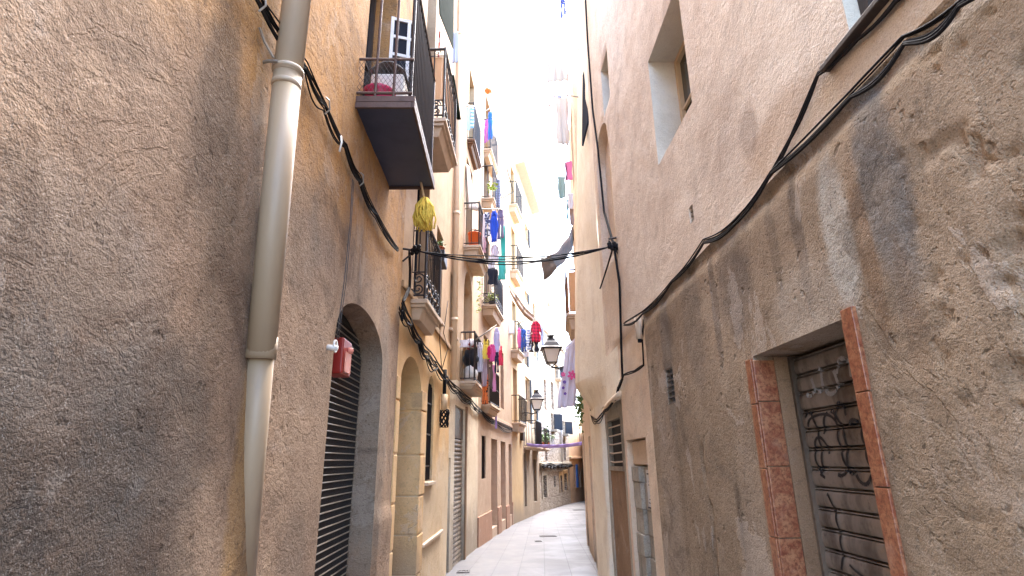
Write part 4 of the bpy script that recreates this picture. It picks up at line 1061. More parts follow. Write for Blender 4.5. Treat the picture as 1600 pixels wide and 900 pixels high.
# ------------------------------------------------------------------ stone building at the bend
FL7=Facade(LPTS[6],LPTS[7]); L7=FL7.L
rl7=thing('apartment_building',FL7.P(L7/2,0,0),'rubble stone building with white plastered top at the bend','building')
zt7=zfor(FL7,FL7.pix(862,410)[0],0,402); zc=zfor(FL7,FL7.pix(862,525)[0],0,528)
print('L7',L7,zt7,zc)
o7=[pwin(FL7,848,854,743,798,770,depth=.3),pwin(FL7,865.3,868.3,744,761,depth=.2),pwin(FL7,875,878.5,743,790,767,depth=.3),pwin(FL7,881,886,740,788,765,depth=.3),
    pwin(FL7,861,865,646,671,depth=.2),pwin(FL7,879.5,882.5,658,678,depth=.2),pwin(FL7,851.5,855,682,720,depth=.2),pwin(FL7,880.5,884,687,719,depth=.2),
    pwin(FL7,850,853.5,593,640,depth=.2),pwin(FL7,861,865,597,640,depth=.2),pwin(FL7,867,872,570,592,depth=.2)]
b=MB(); wall(b,FL7,0,L7,-2,zc,o7,cell=.5,coarse=.9,amp=.0); b.build('wall',M['stone'],rl7,weld=True)
ou=[pwin(FL7,856,861,473,520,depth=.2),pwin(FL7,870,873,480,520,depth=.2),pwin(FL7,852,855,540-120,470,depth=.2)]
b=MB(); wall(b,FL7,0,L7,zc,zt7,ou,cell=.5,coarse=.9,amp=.005); b.build('upper_wall',M['white_render'],rl7,weld=True)
b=MB(); b.fbox(FL7,0,L7,zc-.08,zc+.06,0,.10); b.build('cornice',M['white_render'],rl7,bevel=.02)
b=MB(); z_=zfor(FL7,FL7.pix(866,723)[0],0,724); b.fbox(FL7,0,L7,z_-.07,z_+.05,0,.12); b.build('string_course',M['greyblock'],rl7,bevel=.02)
for k,o in enumerate(o7):
    if k in (0,2,3):
        b=MB(); b.fbox(FL7,o['u0']+.01,o['u1']-.01,o['z0'],o['z1']-.01,-.29,-.22); b.build('door',M['greendoor'] if k==0 else M['darkwood'],rl7)
        b=MB(); b.fbox(FL7,o['u1'],o['u1']+.25,o['z0'],o['z1']+.2,-.01,.04); b.fbox(FL7,o['u0']-.2,o['u0'],o['z0'],o['z1']+.2,-.01,.04); b.fbox(FL7,o['u0'],o['u1'],o['z1']+.0,o['z1']+.2,-.01,.045); b.build('door_surround',M['ashlar'] if k else M['greyblock'],rl7,bevel=.02)
    else:
        w=window(rl7,FL7,o,'palewood' if k!=1 else 'darkwood','glass',1 if k!=1 else 0)
        if k in (4,5,10):
            b=MB(); b.hexa([FL7.P(o['u1'],o['z0'],.02),FL7.P(o['u1']+.5,o['z0'],.35),FL7.P(o['u1']+.5,o['z0'],.39),FL7.P(o['u1'],o['z0'],.06),FL7.P(o['u1'],o['z1'],.02),FL7.P(o['u1']+.5,o['z1'],.35),FL7.P(o['u1']+.5,o['z1'],.39),FL7.P(o['u1'],o['z1'],.06)]); b.build('shutter',M['bluglass'],w)
            b=MB(); b.fbox(FL7,o['u0']-.1,o['u1']+.2,o['z0']-.12,o['z0']-.01,-.02,.3); b.build('sill',M['greyblock'],w)
for o in ou: window(rl7,FL7,o,'white','bluglass',1)
pp=FL7.P(FL7.pix(873,640)[0],0,.08)
b=MB(); b.tube([pp+Vector((0,0,1.2)),pp+Vector((0,0,6)),pp+Vector((0,0,11))],.06,10); tag(b.build('drainpipe',M['white'],smooth=True),'thin pale downpipe on the rubble stone building','drainpipe')
pts=[FL7.P(u,zfor(FL7,u,.1,727),.16) for u in (0,.8,1.6,2.5,3.6,4.8,6.2,7.8,L7)]
bundle('cable_bundle',pts,6,.09,.02,'dark sagging cables across the rubble stone front above its doors',sag=.04,seg=6)

# ------------------------------------------------------------------ apricot building beyond, and what closes the view
FL8=Facade(LPTS[7],LPTS[8]); L8=FL8.L
rl8=thing('apartment_building',FL8.P(L8/2,-1,0),'far apricot building with bright blue door post at the end of the street','building')
o8=[pwin(FL8,897.5,900.5,727,783,755,depth=.25),pwin(FL8,905.5,908,736,780,758,depth=.25),pwin(FL8,905,907,677,690,depth=.2)]
b=MB(); wall(b,FL8,0,L8+8,-2.2,zfor(FL8,1,0,655)+.0,o8,cell=.5,coarse=.9,amp=.004); b.build('wall',M['L8'],rl8,weld=True)
for k in (0,1):
    o=o8[k]; b=MB(); b.fbox(FL8,o['u0']+.01,o['u1']-.01,o['z0'],o['z1']-.01,-.24,-.18); b.build('door',M['wood'],rl8)
window(rl8,FL8,o8[2],'darkwood','glass',0)
b=MB(); o=o8[0]; b.fbox(FL8,o['u1']+.0,o['u1']+.42,o['z0'],o['z1']+.05,.0,.06); b.build('door_post',M['blue'],rl8)
b=MB(); z_=zfor(FL8,1,0,717); b.fbox(FL8,0,L8+8,z_,z_+.12,0,.12); b.build('string_course',M['L8'],rl8,bevel=.02)
FL9=Facade((7.2,41.5),(12,58))
r9=thing('apartment_building',FL9.P(5,-1,0),'distant white building closing the street behind the apricot one','building')

# right side beyond the bulge
FR3=Facade((1.5,9.5),(1.85,13.0)); FR4=Facade((1.85,13.05),(6.2,43))
rr3=thing('apartment_building',FR3.P(1.5,0,0),'peach building behind the right bulge with reed screened balcony','building')
b=MB(); ob=op(.9,1.7,4.3,6.2,.2); oc=op(1.0,1.8,7.4,9.3,.2); of=op(.3,.9,-.5,2.0,.1); oe=op(2.6,3.3,-.5,2.1,.2)
wall(b,FR3,0,FR3.L,-1,9.35,[ob,oc,of,oe],cell=.4,coarse=.9,amp=.006,thick=2.5); b.build('wall',M['R2'],rr3,weld=True)
for o in (ob,oc): window(rr3,FR3,o,'wood','glass',1,name='balcony_door')
for o in (of,oe):
    b=MB(); b.fbox(FR3,o['u0']+.01,o['u1']-.01,o['z0'],o['z1']-.01,-.09,-.05); b.build('door',M['jamb'],rr3)
u=1.0; zr=zfor(FR3,u,.4,490)
dr=None
lo_,hi_=0,1.2
for _ in range(30):
    m_=(lo_+hi_)/2; v=FR3.P(u,zr,m_)-EYE; x=800+FPX*v.dot(_rt)/v.dot(_fw)
    if x>884: lo_=m_
    else: hi_=m_
dr=lo_; print('R3 bal',zr,dr)
balr=balcony(rr3,FR3,u,u+1.4,zr,dr,.92,.3,slab='slab',rail='wood',gap=.25)
b=MB(); b.fbox(FR3,u+.05,u+.06,zr+.06,zr+.88,.05,dr-.08); b.fbox(FR3,u+.06,u+1.35,zr+.06,zr+.88,dr-.075,dr-.065); b.build('reed_screen',M['straw'],balr)
rr4=thing('apartment_building',FR4.P(8,-1,0),'far right building hidden behind the hanging laundry','building')
b=MB(); ow=[op(2.5,3.3,2.9,4.6,.2),op(6,6.8,3,4.6,.2)]
wall(b,FR4,0,9,-2.2,6.6,ow,cell=.8,coarse=1.2,amp=.006,thick=2.5); wall(b,FR4,9,30,-2.2,3.4,[],cell=.8,coarse=1.2,thick=2.5); b.build('wall',M['L8'],rr4,weld=True)
for o in ow: window(rr4,FR4,o,'darkwood','glass',1)
b=MB(); wall(b,FL9,0,20,-3,6,[op(2,3,1,2.5,.2)],cell=1,coarse=1.5); b.build('wall',M['white_render'],r9)
window(r9,FL9,op(2,3,1,2.5,.2),'darkwood','glass',1)

# ------------------------------------------------------------------ lamps
def lantern(c,wallp,h,label):
    """c: centre of the lantern's base; wallp: where its arm meets the wall"""
    o=thing('street_lamp',c,label,'street lamp','wrought iron lanterns along the street')
    s_=h; c=Vector(c)
    w0,w1=.15*s_,.27*s_; zb_,zt_=0.06*s_,.50*s_
    def ring(w,z): return [c+Vector((x*w,y*w,z)) for x,y in ((-1,-1),(1,-1),(1,1),(-1,1))]
    b=MB(); b.add(ring(w0*.93,zb_+.005)+ring(w1*.93,zt_-.005),[(3,2,1,0),(4,5,6,7),(0,1,5,4),(1,2,6,5),(2,3,7,6),(3,0,4,7)]); b.build('glass',M['lampglass'],o)
    b=MB()
    for p,q in zip(ring(w0,zb_),ring(w1,zt_)): b.bar(p,q,.016*s_,4)
    for w,z in ((w0,zb_),(w1,zt_)):
        r_=ring(w,z)
        for i in range(4): b.bar(r_[i],r_[(i+1)%4],.02*s_,4)
    for p in ring(w0,zb_): b.bar(p,c+Vector((0,0,-.06*s_)),.014*s_,4)
    b.lathe(c+Vector((0,0,-.10*s_)),[(.01*s_,0),(.03*s_,.02*s_),(.02*s_,.06*s_)],8)
    b.build('frame',M['iron'],o)
    b=MB(); n=4
    prof=[(w1*1.25,zt_),(w1*1.25,zt_+.03*s_),(w1*.95,zt_+.08*s_),(w1*.72,zt_+.2*s_),(w1*.45,zt_+.29*s_),(w1*.45,zt_+.33*s_),(w1*.25,zt_+.36*s_),(w1*.3,zt_+.42*s_),(w1*.42,zt_+.45*s_),(w1*.1,zt_+.5*s_)]
    vs=[p for w,z in prof for p in ring(w,z)]; fs=[(i*4+k,i*4+(k+1)%4,(i+1)*4+(k+1)%4,(i+1)*4+k) for i in range(len(prof)-1) for k in range(4)]+[(3,2,1,0)]
    b.add(vs,fs); b.build('cap',M['iron'],o)
    wp=Vector(wallp); a0=c+Vector((0,0,-.08*s_)); b=MB()
    low=wp+Vector((0,0,-.12*s_)); 
    b.tube([wp,wp.lerp(a0,.3)+Vector((0,0,.05*s_)),wp.lerp(a0,.7)+Vector((0,0,-.03*s_)),a0],.03*s_,6)
    ux=(a0-wp); L_=ux.length; ux.normalize()
    b.tube(spiral(wp+ux*L_*.3+Vector((0,0,-.06*s_)),ux,Vector((0,0,1)),.09*s_,1.5),.018*s_,5); b.tube(spiral(wp+ux*L_*.65+Vector((0,0,-.04*s_)),ux,Vector((0,0,-1)),.07*s_,1.4),.016*s_,5)
    b.bar(wp+Vector((0,0,-.18*s_)),wp+Vector((0,0,.1*s_)),.03*s_,5); b.build('arm',M['iron'],o)
Yl=14.0; base=at(862,570,Yl); lantern(base,(1.97,Yl+.2,base.z-.02),.80,'larger black lantern on a right hand wall arm above the street')
Yl=20.3; base=at(839,642,Yl); w_=FL5.P(FL5.L-.15,0,.0); lantern(base,(w_.x,w_.y,base.z-.05),.78,'smaller black lantern on a scrolled arm on the straw yellow corner')

# ------------------------------------------------------------------ laundry
def cloth_strip(b,tl,tr,bl,br,folds,amp,rnd,nu=12,nv=10):
    n=((tr-tl).cross(bl-tl)); n = n.normalized() if n.length>1e-9 else Vector((0,1,0))
    ph=rnd.random()*6; ph2=rnd.random()*6
    def fn(a,c):
        p=tl.lerp(tr,a).lerp(bl.lerp(br,a),c)
        w=(.25+.75*c)*amp*(math.sin(folds*6.283*a+ph+1.2*c)+.5*math.sin(folds*11*a+ph2-c*2))
        w+=amp*.6*math.sin(5*c+ph2)*math.sin(3.1*a+ph)
        e=amp*.6*math.sin(9*c+ph)*((a-.5)*2)
        return p+n*w+(tr-tl).normalized()*e+Vector((0,0,-amp*.8*abs(math.sin(folds*3.14*a+ph))*c))
    b.grid(fn,nu,nv)
def cloth(kind,px,py,wpx,hpx,Y,color,label,group,turn=None,pattern=None,c2=None,cat=None,name=None,tilt=0,nu=12):
    rnd=random.Random(label); s=mpp(Y)
    c=at(px,py,Y); w=wpx*s; h=hpx*s
    a=rad(rnd.uniform(-25,25) if turn is None else turn); ux=Vector((math.cos(a),math.sin(a),0)); dn=Vector((tilt*s,0,-1))
    b=MB(); f=max(1.5,w/.13)
    amp=min(.035,.10*w)
    def strip(x0,x1,z0,x2,x3,z1,ff=f,nv=10): 
        cloth_strip(b,c+ux*x0+dn*z0,c+ux*x1+dn*z0,c+ux*x2+dn*z1,c+ux*x3+dn*z1,ff,amp,rnd,nu,nv)
    if kind=='sheet': strip(-w/2,w/2,0,-w*.48,w*.47,h,f,16)
    elif kind=='shirt':
        strip(-w*.17,w*.17,0,-w*.34,w*.34,h*.16,2,3); strip(-w*.34,w*.34,h*.16,-w*.36,w*.36,h,2.5)
        strip(-w*.33,-w*.20,h*.08,-w*.5,-w*.36,h*.72,1,6); strip(w*.20,w*.33,h*.08,w*.36,w*.5,h*.66,1,6)
    elif kind=='top':
        strip(-w*.3,-w*.12,0,-w*.36,-w*.02,h*.3,1,4); strip(w*.12,w*.3,0,w*.02,w*.36,h*.3,1,4); strip(-w*.38,w*.38,h*.29,-w*.5,w*.5,h,2)
    elif kind=='trousers':
        strip(-w*.4,w*.4,0,-w*.45,w*.45,h*.28,2,4); strip(-w*.45,-w*.02,h*.27,-w*.5,-w*.1,h,1.2); strip(w*.02,w*.45,h*.27,w*.12,w*.46,h*.97,1.2)
    elif kind=='socks':
        strip(-w*.45,-.05*w,0,-w*.45,-.05*w,h,1,6); strip(w*.05,w*.45,0,w*.1,w*.5,h*.9,1,6)
    o=b.build(name or {'sheet':'sheet','shirt':'shirt','top':'vest_top','trousers':'trousers','socks':'socks'}[kind],fabric(color,pattern,c2),None,smooth=True,solid=.003)
    return tag(o,label,cat or {'sheet':'laundry','shirt':'shirt','top':'top','trousers':'trousers','socks':'socks'}[kind],group)
def rod(p,q,r,label,mat='galv',cat='clothes rod',name='clothes_rod',group='clothes rods above the street'):
    b=MB(); b.tube([p,Vector(p).lerp(Vector(q),.5),q],r,6); return tag(b.build(name,M[mat],smooth=True),label,cat,group)
G8='laundry on the cream house rod'; Y8=10.6
rod(at(743,531,10.4),at(776,508,10.6),.014,'slanting pole of laundry out from the low cream house balcony')
for a in [('shirt',750,535,13,45,Y8,'cfc9d6','pale lilac shirt hung at the near end of the cream house pole',G8),
 ('top',759,530,12,30,Y8-.1,'e8cf5a','bright yellow vest top on the cream house pole',G8),
 ('sheet',757,560,9,42,Y8,'a7939c','mauve grey towel drooping below the yellow top',G8),
 ('trousers',765,553,12,54,Y8+.1,'6d5a50','brown trousers hung beside the yellow top',G8),
 ('shirt',769,538,13,26,Y8-.05,'e05a9c','hot pink shirt on the cream house pole',G8),
 ('shirt',776,512,11,42,Y8+.05,'c8bfe0','lavender shirt at the outer tip of the cream house pole',G8),
 ('top',781,540,10,30,Y8+.1,'e8455e','coral red top hung below the lavender shirt',G8),
 ('trousers',776,550,7,32,Y8-.05,'2c2f48','small navy trousers below the hot pink shirt',G8),
 ('shirt',764,541,6,18,Y8-.12,'d0285e','crimson small shirt behind the yellow top',G8)]:
    cloth(*a)
cloth('sheet',758,585,9,44,Y8+.05,'d9703a','orange scarf with black zigzags hanging below the cream house laundry',G8,pattern='print',c2='33241e',name='scarf',cat='scarf')
cloth('sheet',726,531,14,11,10.1,'d8d3dc','white cloth thrown over the low cream house railing',None,name='towel',cat='towel')
cloth('sheet',772,570,6,40,Y8+.1,'d890b8','pale pink long scarf hanging behind the brown trousers',G8,name='scarf',cat='scarf')
def lump(name,c,r,label,mat,cat,seed=1):
    b=MB(); c=Vector(c)
    def fn(a,v):
        th=a*6.283; ph=v*math.pi; d=Vector((math.cos(th)*math.sin(ph),math.sin(th)*math.sin(ph),math.cos(ph)))
        k=1+.25*noise.noise(d*1.8+Vector((seed,0,0)))+.10*noise.noise(d*5+Vector((seed,2,0)))
        return c+Vector((d.x*r[0]*k,d.y*r[1]*k,d.z*r[2]*k))
    b.grid(fn,18,12); return tag(b.build(name,mat,smooth=True,weld=True),label,cat)
q=FL3.P(u8+.3,z8,d8*.5)
lump('rubbish_bag',q+Vector((0,0,.16)),(.14,.2,.16),'white filled bag at the bottom of the low cream balcony',fabric('d9d6d2'),'bag',1)
lump('rubbish_bag',q+Vector((.0,.1,.48)),(.15,.25,.18),'black filled bag on the white bag of the low cream balcony',fabric('24252c'),'bag',2)
lump('clothes_pile',q+Vector((0,.05,.74)),(.13,.25,.10),'crumpled white clothes with red print piled on the black bag',fabric('dcd6d8','print','b03040'),'clothes',3)
G3='laundry on the upper cream house rod'; Y3=11.0
rod(at(726,326,10.6),at(784,327,11.1),.014,'straight steel rod across the upper cream house railing and laundry')
for a in [('sheet',754,334,8,60,Y3,'e4d9dc','white towel next to the orange tub on the upper rod',G3),
 ('trousers',761,332,11,44,Y3,'4a5278','navy and white shorts on the upper cream house rod',G3,None,'print','d9dae0'),
 ('shirt',772,329,15,56,Y3,'2f55c8','royal blue hooded shirt on the upper cream house rod',G3),
 ('trousers',782,328,11,52,Y3+.1,'7f7690','mauve grey trousers at the end of the upper cream rod',G3),
 ('sheet',786,352,8,84,Y3+.2,'3fb0a4','turquoise long towel hanging far below the upper cream rod',G3),
 ('sheet',784,400,11,40,Y3+.1,'52b9b0','turquoise cloth corner drooping beneath the street cable',G3),
 ('shirt',773,382,15,30,Y3,'cfc6d4','pale lilac shirt hanging under the royal blue shirt',G3),
 ('shirt',756,370,9,28,Y3,'cda0ac','dusty pink blouse hanging under the white towel',G3),
 ('sheet',770,420,16,26,Y3-.2,'2a2c38','black cloth hanging just below the street cable',G3),
 ('sheet',768,400,12,20,Y3-.1,'dcd8e0','white pillowcase hanging just above the black cloth',G3)]:
    cloth(*a)
r_=thing('plastic_tub',FL3.P(u3+.18,z3,d3*.55),'orange plastic tub on the upper cream house balcony','tub')
b=MB(); b.lathe(FL3.P(u3+.2,z3+.005,d3*.55),[(.11,0),(.13,.30),(.14,.30),(.14,.32),(.12,.32),(.10,.02)],18); b.build('body',M['orange'],r_,smooth=True)
b=MB(); c=FL3.P(u3+.2,z3+.30,d3*.55); b.tube([c+Vector((-.13,0,0)),c+Vector((-.1,-.02,.08)),c+Vector((0,-.03,.12)),c+Vector((.1,-.02,.08)),c+Vector((.13,0,0))],.008,5); b.build('handle',M['wood'],r_,smooth=True)
b=MB(); rnd=random.Random(9)
cloth_strip(b,at(729,256,10.5),at(733,262,10.9),at(731,326,10.5),at(747,328,10.6),4,.03,rnd,16,12)
tag(b.build('curtain',fabric('cfc4bd'),smooth=True,solid=.004),'beige curtain blowing out of the upper cream house door','curtain')
# far upper rods
G5='laundry on the pink building'
rk=[at(773,269,12.9),at(792,263,13.1),at(802,300,13.4),at(784,310,13.2)]
b=MB(); 
for i in range(4): b.bar(rk[i],rk[(i+1)%4],.012,5)
tag(b.build('drying_frame',M['iron'],smooth=False),'bare dark drying frame tilting out from the pink building balcony','drying frame')
cloth('sheet',778,280,8,52,13.0,'8a8fa6','grey checked towel on the high pink building railing',G5,pattern='check',c2='4c5068',name='towel',cat='towel')
b=foliage(at(768,292,12.6),(.12,.12,.14),60,.09,6); tag(b.build('plant',M['leafy']),'yellow flowering plant in the high pink building railing','plant')
q=at(757,143,12.6)
cloth('trousers',760,187,7,46,12.7,'b05aa8','purple trousers high on the pink building rod',G5)
cloth('trousers',766,175,8,56,12.8,'2f6fd0','bright blue trousers high on the pink building rod',G5)
cloth('sheet',772,165,8,62,12.9,'dcd9e2','white sheet beside the bright blue trousers',G5)
rod(at(754,176,12.4),at(776,163,13),.012,'short rod with purple and blue trousers high on pink building')
rod(at(728,166,10.0),at(744,166,10.5),.012,'short rod with light blue towels on the timber floored balcony')
cloth('sheet',732,168,6,46,10.1,'a9cfe8','light blue towel nearest the cream downpipe',None,name='towel',cat='towel')
cloth('sheet',738,168,6,42,10.3,'cfe0ee','white and blue striped towel on the timber floored balcony',None,pattern='stripe',c2='6f9fd8',name='towel',cat='towel')
r_=lump('laundry_basket',at(763,142,12.7),(.10,.10,.09),'orange basket high on the pink building balcony',M['orange'],'basket',5)
# plaid shirt rod
G10='laundry on the straw yellow building rod'; Y10=18.6
rod(at(807,507,18.9),at(837,493,18.7),.018,'thin pole carrying the red plaid shirt over the street')
cloth('shirt',837,502,19,32,Y10,'d8304e','red plaid shirt on a hanger at the tip of its pole',G10,turn=8,pattern='plaid',c2='5a1426')
for a in [('shirt',811,512,7,32,Y10+.2,'d86aa0','pink shirt nearest the straw yellow balcony railing',G10),
 ('trousers',818,514,9,36,Y10+.15,'34559a','blue jeans on the straw yellow building pole',G10),
 ('shirt',826,513,9,34,Y10+.1,'8fa4cc','blue and white striped shirt left of the red plaid shirt',G10,None,'stripe','dfe4ee'),
 ('trousers',834,526,15,24,Y10+.1,'25252f','black trousers hanging under the red plaid shirt',G10),
 ('sheet',847,508,5,32,Y10+.1,'b9cce0','pale blue cloth right of the red plaid shirt',G10),
 ('top',822,545,9,12,Y10+.2,'dcd9de','small white vest below the blue jeans',G10)]:
    cloth(*a)
b=MB(); c=at(798,512,18.5); b.box(c+Vector((-.12,-.1,-.22)),c+Vector((.12,.12,.22)))
tag(b.build('bird_cage',M['white'],bevel=.01),'pale boxed cage on the railing beside the pink shirt','cage')
# floral sheet on the right
b=MB(); rnd=random.Random(21); Yf=10.4
tr,bl,br=at(905,521,Yf+.1),at(872,637,Yf),at(899,633,Yf+.1)
tl2=at(884,544,Yf)
cloth_strip(b,tl2,tr,bl,br,3,.025,rnd,24,24); fs=tag(b.build('flower_sheet',fabric('dad6e6'),smooth=True,solid=.004),'white sheet with large pink flower print hanging on the right','sheet')
def petal(b,c,a,l,w):
    ux=Vector((math.cos(a),0,math.sin(a))); uy=Vector((-math.sin(a),0,math.cos(a))); n=10
    b.add([c+ux*l*.55+ux*l*.45*math.cos(6.283*k/n)+uy*w*math.sin(6.283*k/n) for k in range(n)],[tuple(range(n))])
b=MB()
for (px,py,r) in ((894,586,.095),(880,585,.05)):
    c=at(px,py,Yf-.06)
    for k in range(6): petal(b,c,k*math.pi/3+.3,r,r*.26)
b.build('flower_print',fabric('dc5a96'),fs)
b=MB()
for (px,py,r) in ((882,597,.035),(880,606,.03),(883,615,.03)):
    c=at(px,py,Yf-.06)
    for k in range(5): petal(b,c,k*1.256,r,r*.4)
b.build('violet_print',fabric('6a4aa8'),fs)
rod(at(878,548,Yf),(1.62,Yf+.25,at(905,515,Yf).z),.012,'thin rod holding the flowered sheet on the right')
# high laundry on the right
GR='laundry high on the right side'; YR=10.3
rod(at(858,68,9.6),at(916,79,8.0),.014,'uppermost bare steel pole poking out over the street from the right'); rod(at(850,142,9.6),at(906,152,8.4),.014,'second steel pole below the uppermost on the right')
for a in [('sheet',869,82,36,62,9.7,'bfbbb9','large white sheet between the two right hand poles',GR),  # white cloth greyed in colour for its backlit shade
 ('sheet',877,150,22,98,9.9,'c2bebc','long white sheet hanging below the second right hand pole',GR),  # backlit shade put into this white sheet's grey too
 ('trousers',879,-6,11,52,9.8,'46508e','navy trousers at the very top on the right',GR),
 ('sheet',870,-6,9,60,10.0,'cbbfb8','beige towel beside the navy trousers at the top right',GR),
 ('socks',856,147,8,30,9.6,'c9b8b4','pale long socks on the second right hand pole',GR),
 ('socks',865,146,4,10,9.6,'8c4a72','plum short socks on the second right hand pole',GR),
 ('socks',874,144,5,13,9.5,'6f7fb0','blue grey short socks on the second right hand pole',GR),
 ('sheet',888,252,12,36,10.2,'e07aa6','pink frilly cloth beside the right drying frame',GR),
 ('sheet',877,276,14,40,10.1,'8fa8a4','sage green towel draped from the right drying frame',GR),
 ('sheet',891,302,9,28,10.3,'d8d4da','white cloth below the pink frilly cloth',GR),
 ('trousers',888,312,8,36,10.5,'5f97a0','teal trousers below the sage green towel',GR),
 ('sheet',893,326,7,30,10.4,'9a8a88','brown grey cloth at the foot of the right laundry',GR)]:
    cloth(*a)
rk=[at(850,248,10.0),at(884,256,10.2),at(886,290,10.2),at(856,276,10.0)]
b=MB()
for i in range(4): b.bar(rk[i],rk[(i+1)%4],.009,5)
tag(b.build('drying_frame',M['bluglass']),'bare blue drying frame on the right above the sage towel','drying frame')
b=MB(); b.tube([at(888,40,10.4),at(886,250,10.4)],.02,6); tag(b.build('drainpipe',M['wood'],smooth=True),'thin brown pipe behind the white sheets on the right','drainpipe')
# net swag and brown awning
b=MB(); sw=[((898,345),(899,362)),((888,368),(894,390)),((872,390),(883,408)),((856,402),(868,422)),((845,405),(850,438))]
def fn(a,c):
    k=a*4; i=min(3,int(k)); t=k-i
    p0=at(*sw[i][0],12.2).lerp(at(*sw[i+1][0],12.4),t); p1=at(*sw[i][1],12.2).lerp(at(*sw[i+1][1],12.4),t)
    return p0.lerp(p1,c)+Vector((0,.06*math.sin(c*9+a*5),.02*math.sin(a*20)))
b.grid(fn,24,6); tag(b.build('shade_net',net_mat(),smooth=True,solid=.003),'grey brown shade net sagging from the right over the street','shade net')
b=MB(); sw2=[((795,445),(797,456)),((808,462),(806,474)),((822,482),(818,492)),((836,494),(832,503))]
def fn2(a,c):
    k=a*3; i=min(2,int(k)); t=k-i
    p0=at(*sw2[i][0],16.8).lerp(at(*sw2[i+1][0],17.4),t); p1=at(*sw2[i][1],16.8).lerp(at(*sw2[i+1][1],17.4),t)
    return p0.lerp(p1,c)+Vector((0,.1*math.sin(c*7),0))
b.grid(fn2,16,4); tag(b.build('awning',fabric('a58a74'),smooth=True,solid=.004),'rolled brown awning cloth slung above the red plaid shirt','awning')
# purple banner
b=MB(); A_=at(823,692,19.6); B_=at(909,690,16.2)
def fn3(a,c):
    p=A_.lerp(B_,a)+Vector((0,0,-.07*4*a*(1-a)-.10*c)); p.y+=.02*math.sin(40*a+3*c); return p
b.grid(fn3,40,3); tag(b.build('banner',M['purple'],smooth=True,solid=.003),'lilac cloth banner strung low across the far street','banner')
b=MB(); c=at(776,648,14.2)
cloth('sheet',775,648,3,20,14.6,'b49ae0','short lilac ribbon hanging on the pink building wall',None,name='ribbon',cat='ribbon')
# upper left blinds, striped pole, white cloth
b=MB()
cb=[at(690,0,7.6),at(706,-10,7.9),at(708,72,8.0),at(685,22,7.7)]
bl=[fp(FL2,685,-30,.30),fp(FL2,709,-30,.36),fp(FL2,708,76,.36),fp(FL2,687,22,.30)]
def fnb(a,c): return bl[0].lerp(bl[1],a).lerp(bl[3].lerp(bl[2],a),c)
b.grid(fnb,3,24); tag(b.build('roller_blind',M['green'],solid=.012),'dark green slatted blind hung out above the reed screened balcony','blind')
b=MB(); p0,p1=fp(FL2,706,118,.30),fp(FL2,717,186,.34); b.tube([p0,p0.lerp(p1,.5),p1],.035,10); tag(b.build('roller_blind',M['green'],smooth=True),'rolled up dark green blind beside the reed screened balcony','blind')
cloth('sheet',712,50,11,68,fp(FL2,712,60,.3).y,'c4c8d6','pale blue white sheet next to the rolled green blind',None)
r_=thing('striped_pole',fp(FL2,686,95,.2),'red and white striped pole above the reed screened balcony','pole')
p0,p1=fp(FL2,685,96,.2),fp(FL2,687.5,48,.2)
b=MB(); b.tube([p0,p1],.010,6); b.build('pole',M['white'],r_)
b=MB()
for t in (0,.4,.75): b.tube([p0.lerp(p1,t),p0.lerp(p1,t+.2)],.0115,6)
b.build('stripe',M['red'],r_)
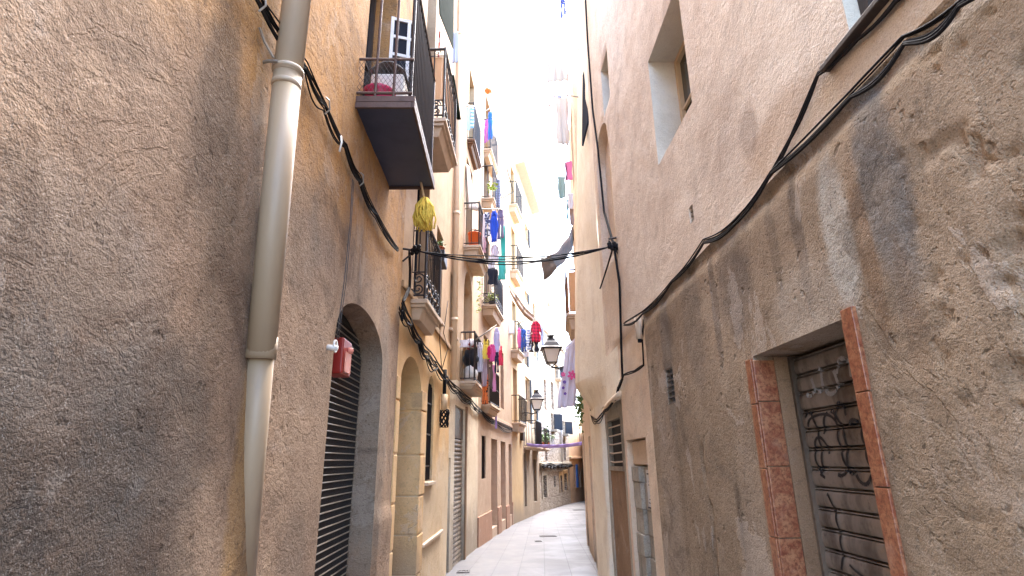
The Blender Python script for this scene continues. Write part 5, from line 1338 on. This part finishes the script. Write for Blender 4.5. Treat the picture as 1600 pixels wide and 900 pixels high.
# plants
potplant(FL4.P(u4+.25,z4+.0,d4*.6),.08,.14,'trailing plant in dark pot on the mid pink building balcony','leafy',(.14,.14,.16),120,.07,'iron',seed=8)
b=MB(); rnd=random.Random(12)
b=foliage((0,0,0),(.01,.01,.01),0,.1,1)
for k in range(70):
    t=rnd.random(); p=at(750+rnd.uniform(-3,3)-2*t,428+t*60,11.9); a=Vector((rnd.uniform(-1,1),rnd.uniform(-1,.2),rnd.uniform(-.9,.2))).normalized(); s_=a.orthogonal().normalized(); l=.07
    b.add([p,p+a*l*.5+s_*l*.3,p+a*l,p+a*l*.5-s_*l*.3],[(0,1,2,3)])
tag(b.build('trailing_vine',M['leafy']),'yellow green vine trailing down beside the mid pink building balcony','vine')
for k in range(3):
    c=FL4.P(u4+.3+.28*k,z4+.005,d4*.65); b=MB(); b.lathe(c,[(.04,0),(.042,.2),(.018,.27),(.018,.32)],10)
    tag(b.build('bottle',M['glass'] if k!=1 else M['white'],smooth=True),('dark bottle nearest us on the mid pink building balcony','white bottle between two dark bottles on a balcony','dark bottle farthest back on the mid pink building balcony')[k],'bottle','bottles on the balcony floor')
potplant(FL6.P(max(.02,u12)+2.5,z12-.02,.35),.15,.25,'bushy green plant in pot on the far balcony above brown doors','leaf',(.3,.3,.3),150,.11,seed=15)
potplant(FL6.P(max(.02,u12)+3.4,z12-.02,.4),.15,.25,'second bushy plant in orange red pot by the stone building','leaf',(.25,.3,.25),110,.11,seed=16)
b=foliage(at(906,640,11.6),(.10,.2,.35),200,.08,18); tag(b.build('creeper_plant',M['leaf']),'green feathery plant behind the yellow overhang on the right','plant')

# ------------------------------------------------------------------ light
w=bpy.data.worlds.new('World'); scene.world=w; w.use_nodes=True
nt=w.node_tree; bg=nt.nodes['Background']; sky=nt.nodes.new('ShaderNodeTexSky'); sky.sky_type='NISHITA'; sky.sun_disc=False
EL,AZ=62,18      # sun high, up the street
sky.sun_elevation=rad(EL); sky.sun_rotation=rad(AZ); sky.air_density=1.0; sky.dust_density=2.0; sky.ozone_density=1.0
nt.links.new(sky.outputs[0],bg.inputs[0]); bg.inputs[1].default_value=.15
sd=bpy.data.lights.new('sun','SUN'); sd.energy=1.5; sd.angle=rad(60); sd.color=(1,.95,.88)
so_=bpy.data.objects.new('sun',sd); COL.objects.link(so_)
dirv=Vector((math.sin(rad(AZ))*math.cos(rad(EL)),math.cos(rad(AZ))*math.cos(rad(EL)),math.sin(rad(EL))))
so_.rotation_euler=dirv.to_track_quat('Z','Y').to_euler(); so_.location=(0,5,20)
scene.view_settings.view_transform='Standard'; scene.view_settings.look='None'; scene.view_settings.gamma=1; scene.view_settings.use_curve_mapping=False
scene.view_settings.exposure=4.03
scene.render.engine='CYCLES'
cy=scene.cycles; cy.max_bounces=8; cy.diffuse_bounces=6; cy.glossy_bounces=3; cy.transmission_bounces=2; cy.use_denoising=True
cy.caustics_reflective=False; cy.caustics_refractive=False; cy.sample_clamp_indirect=6
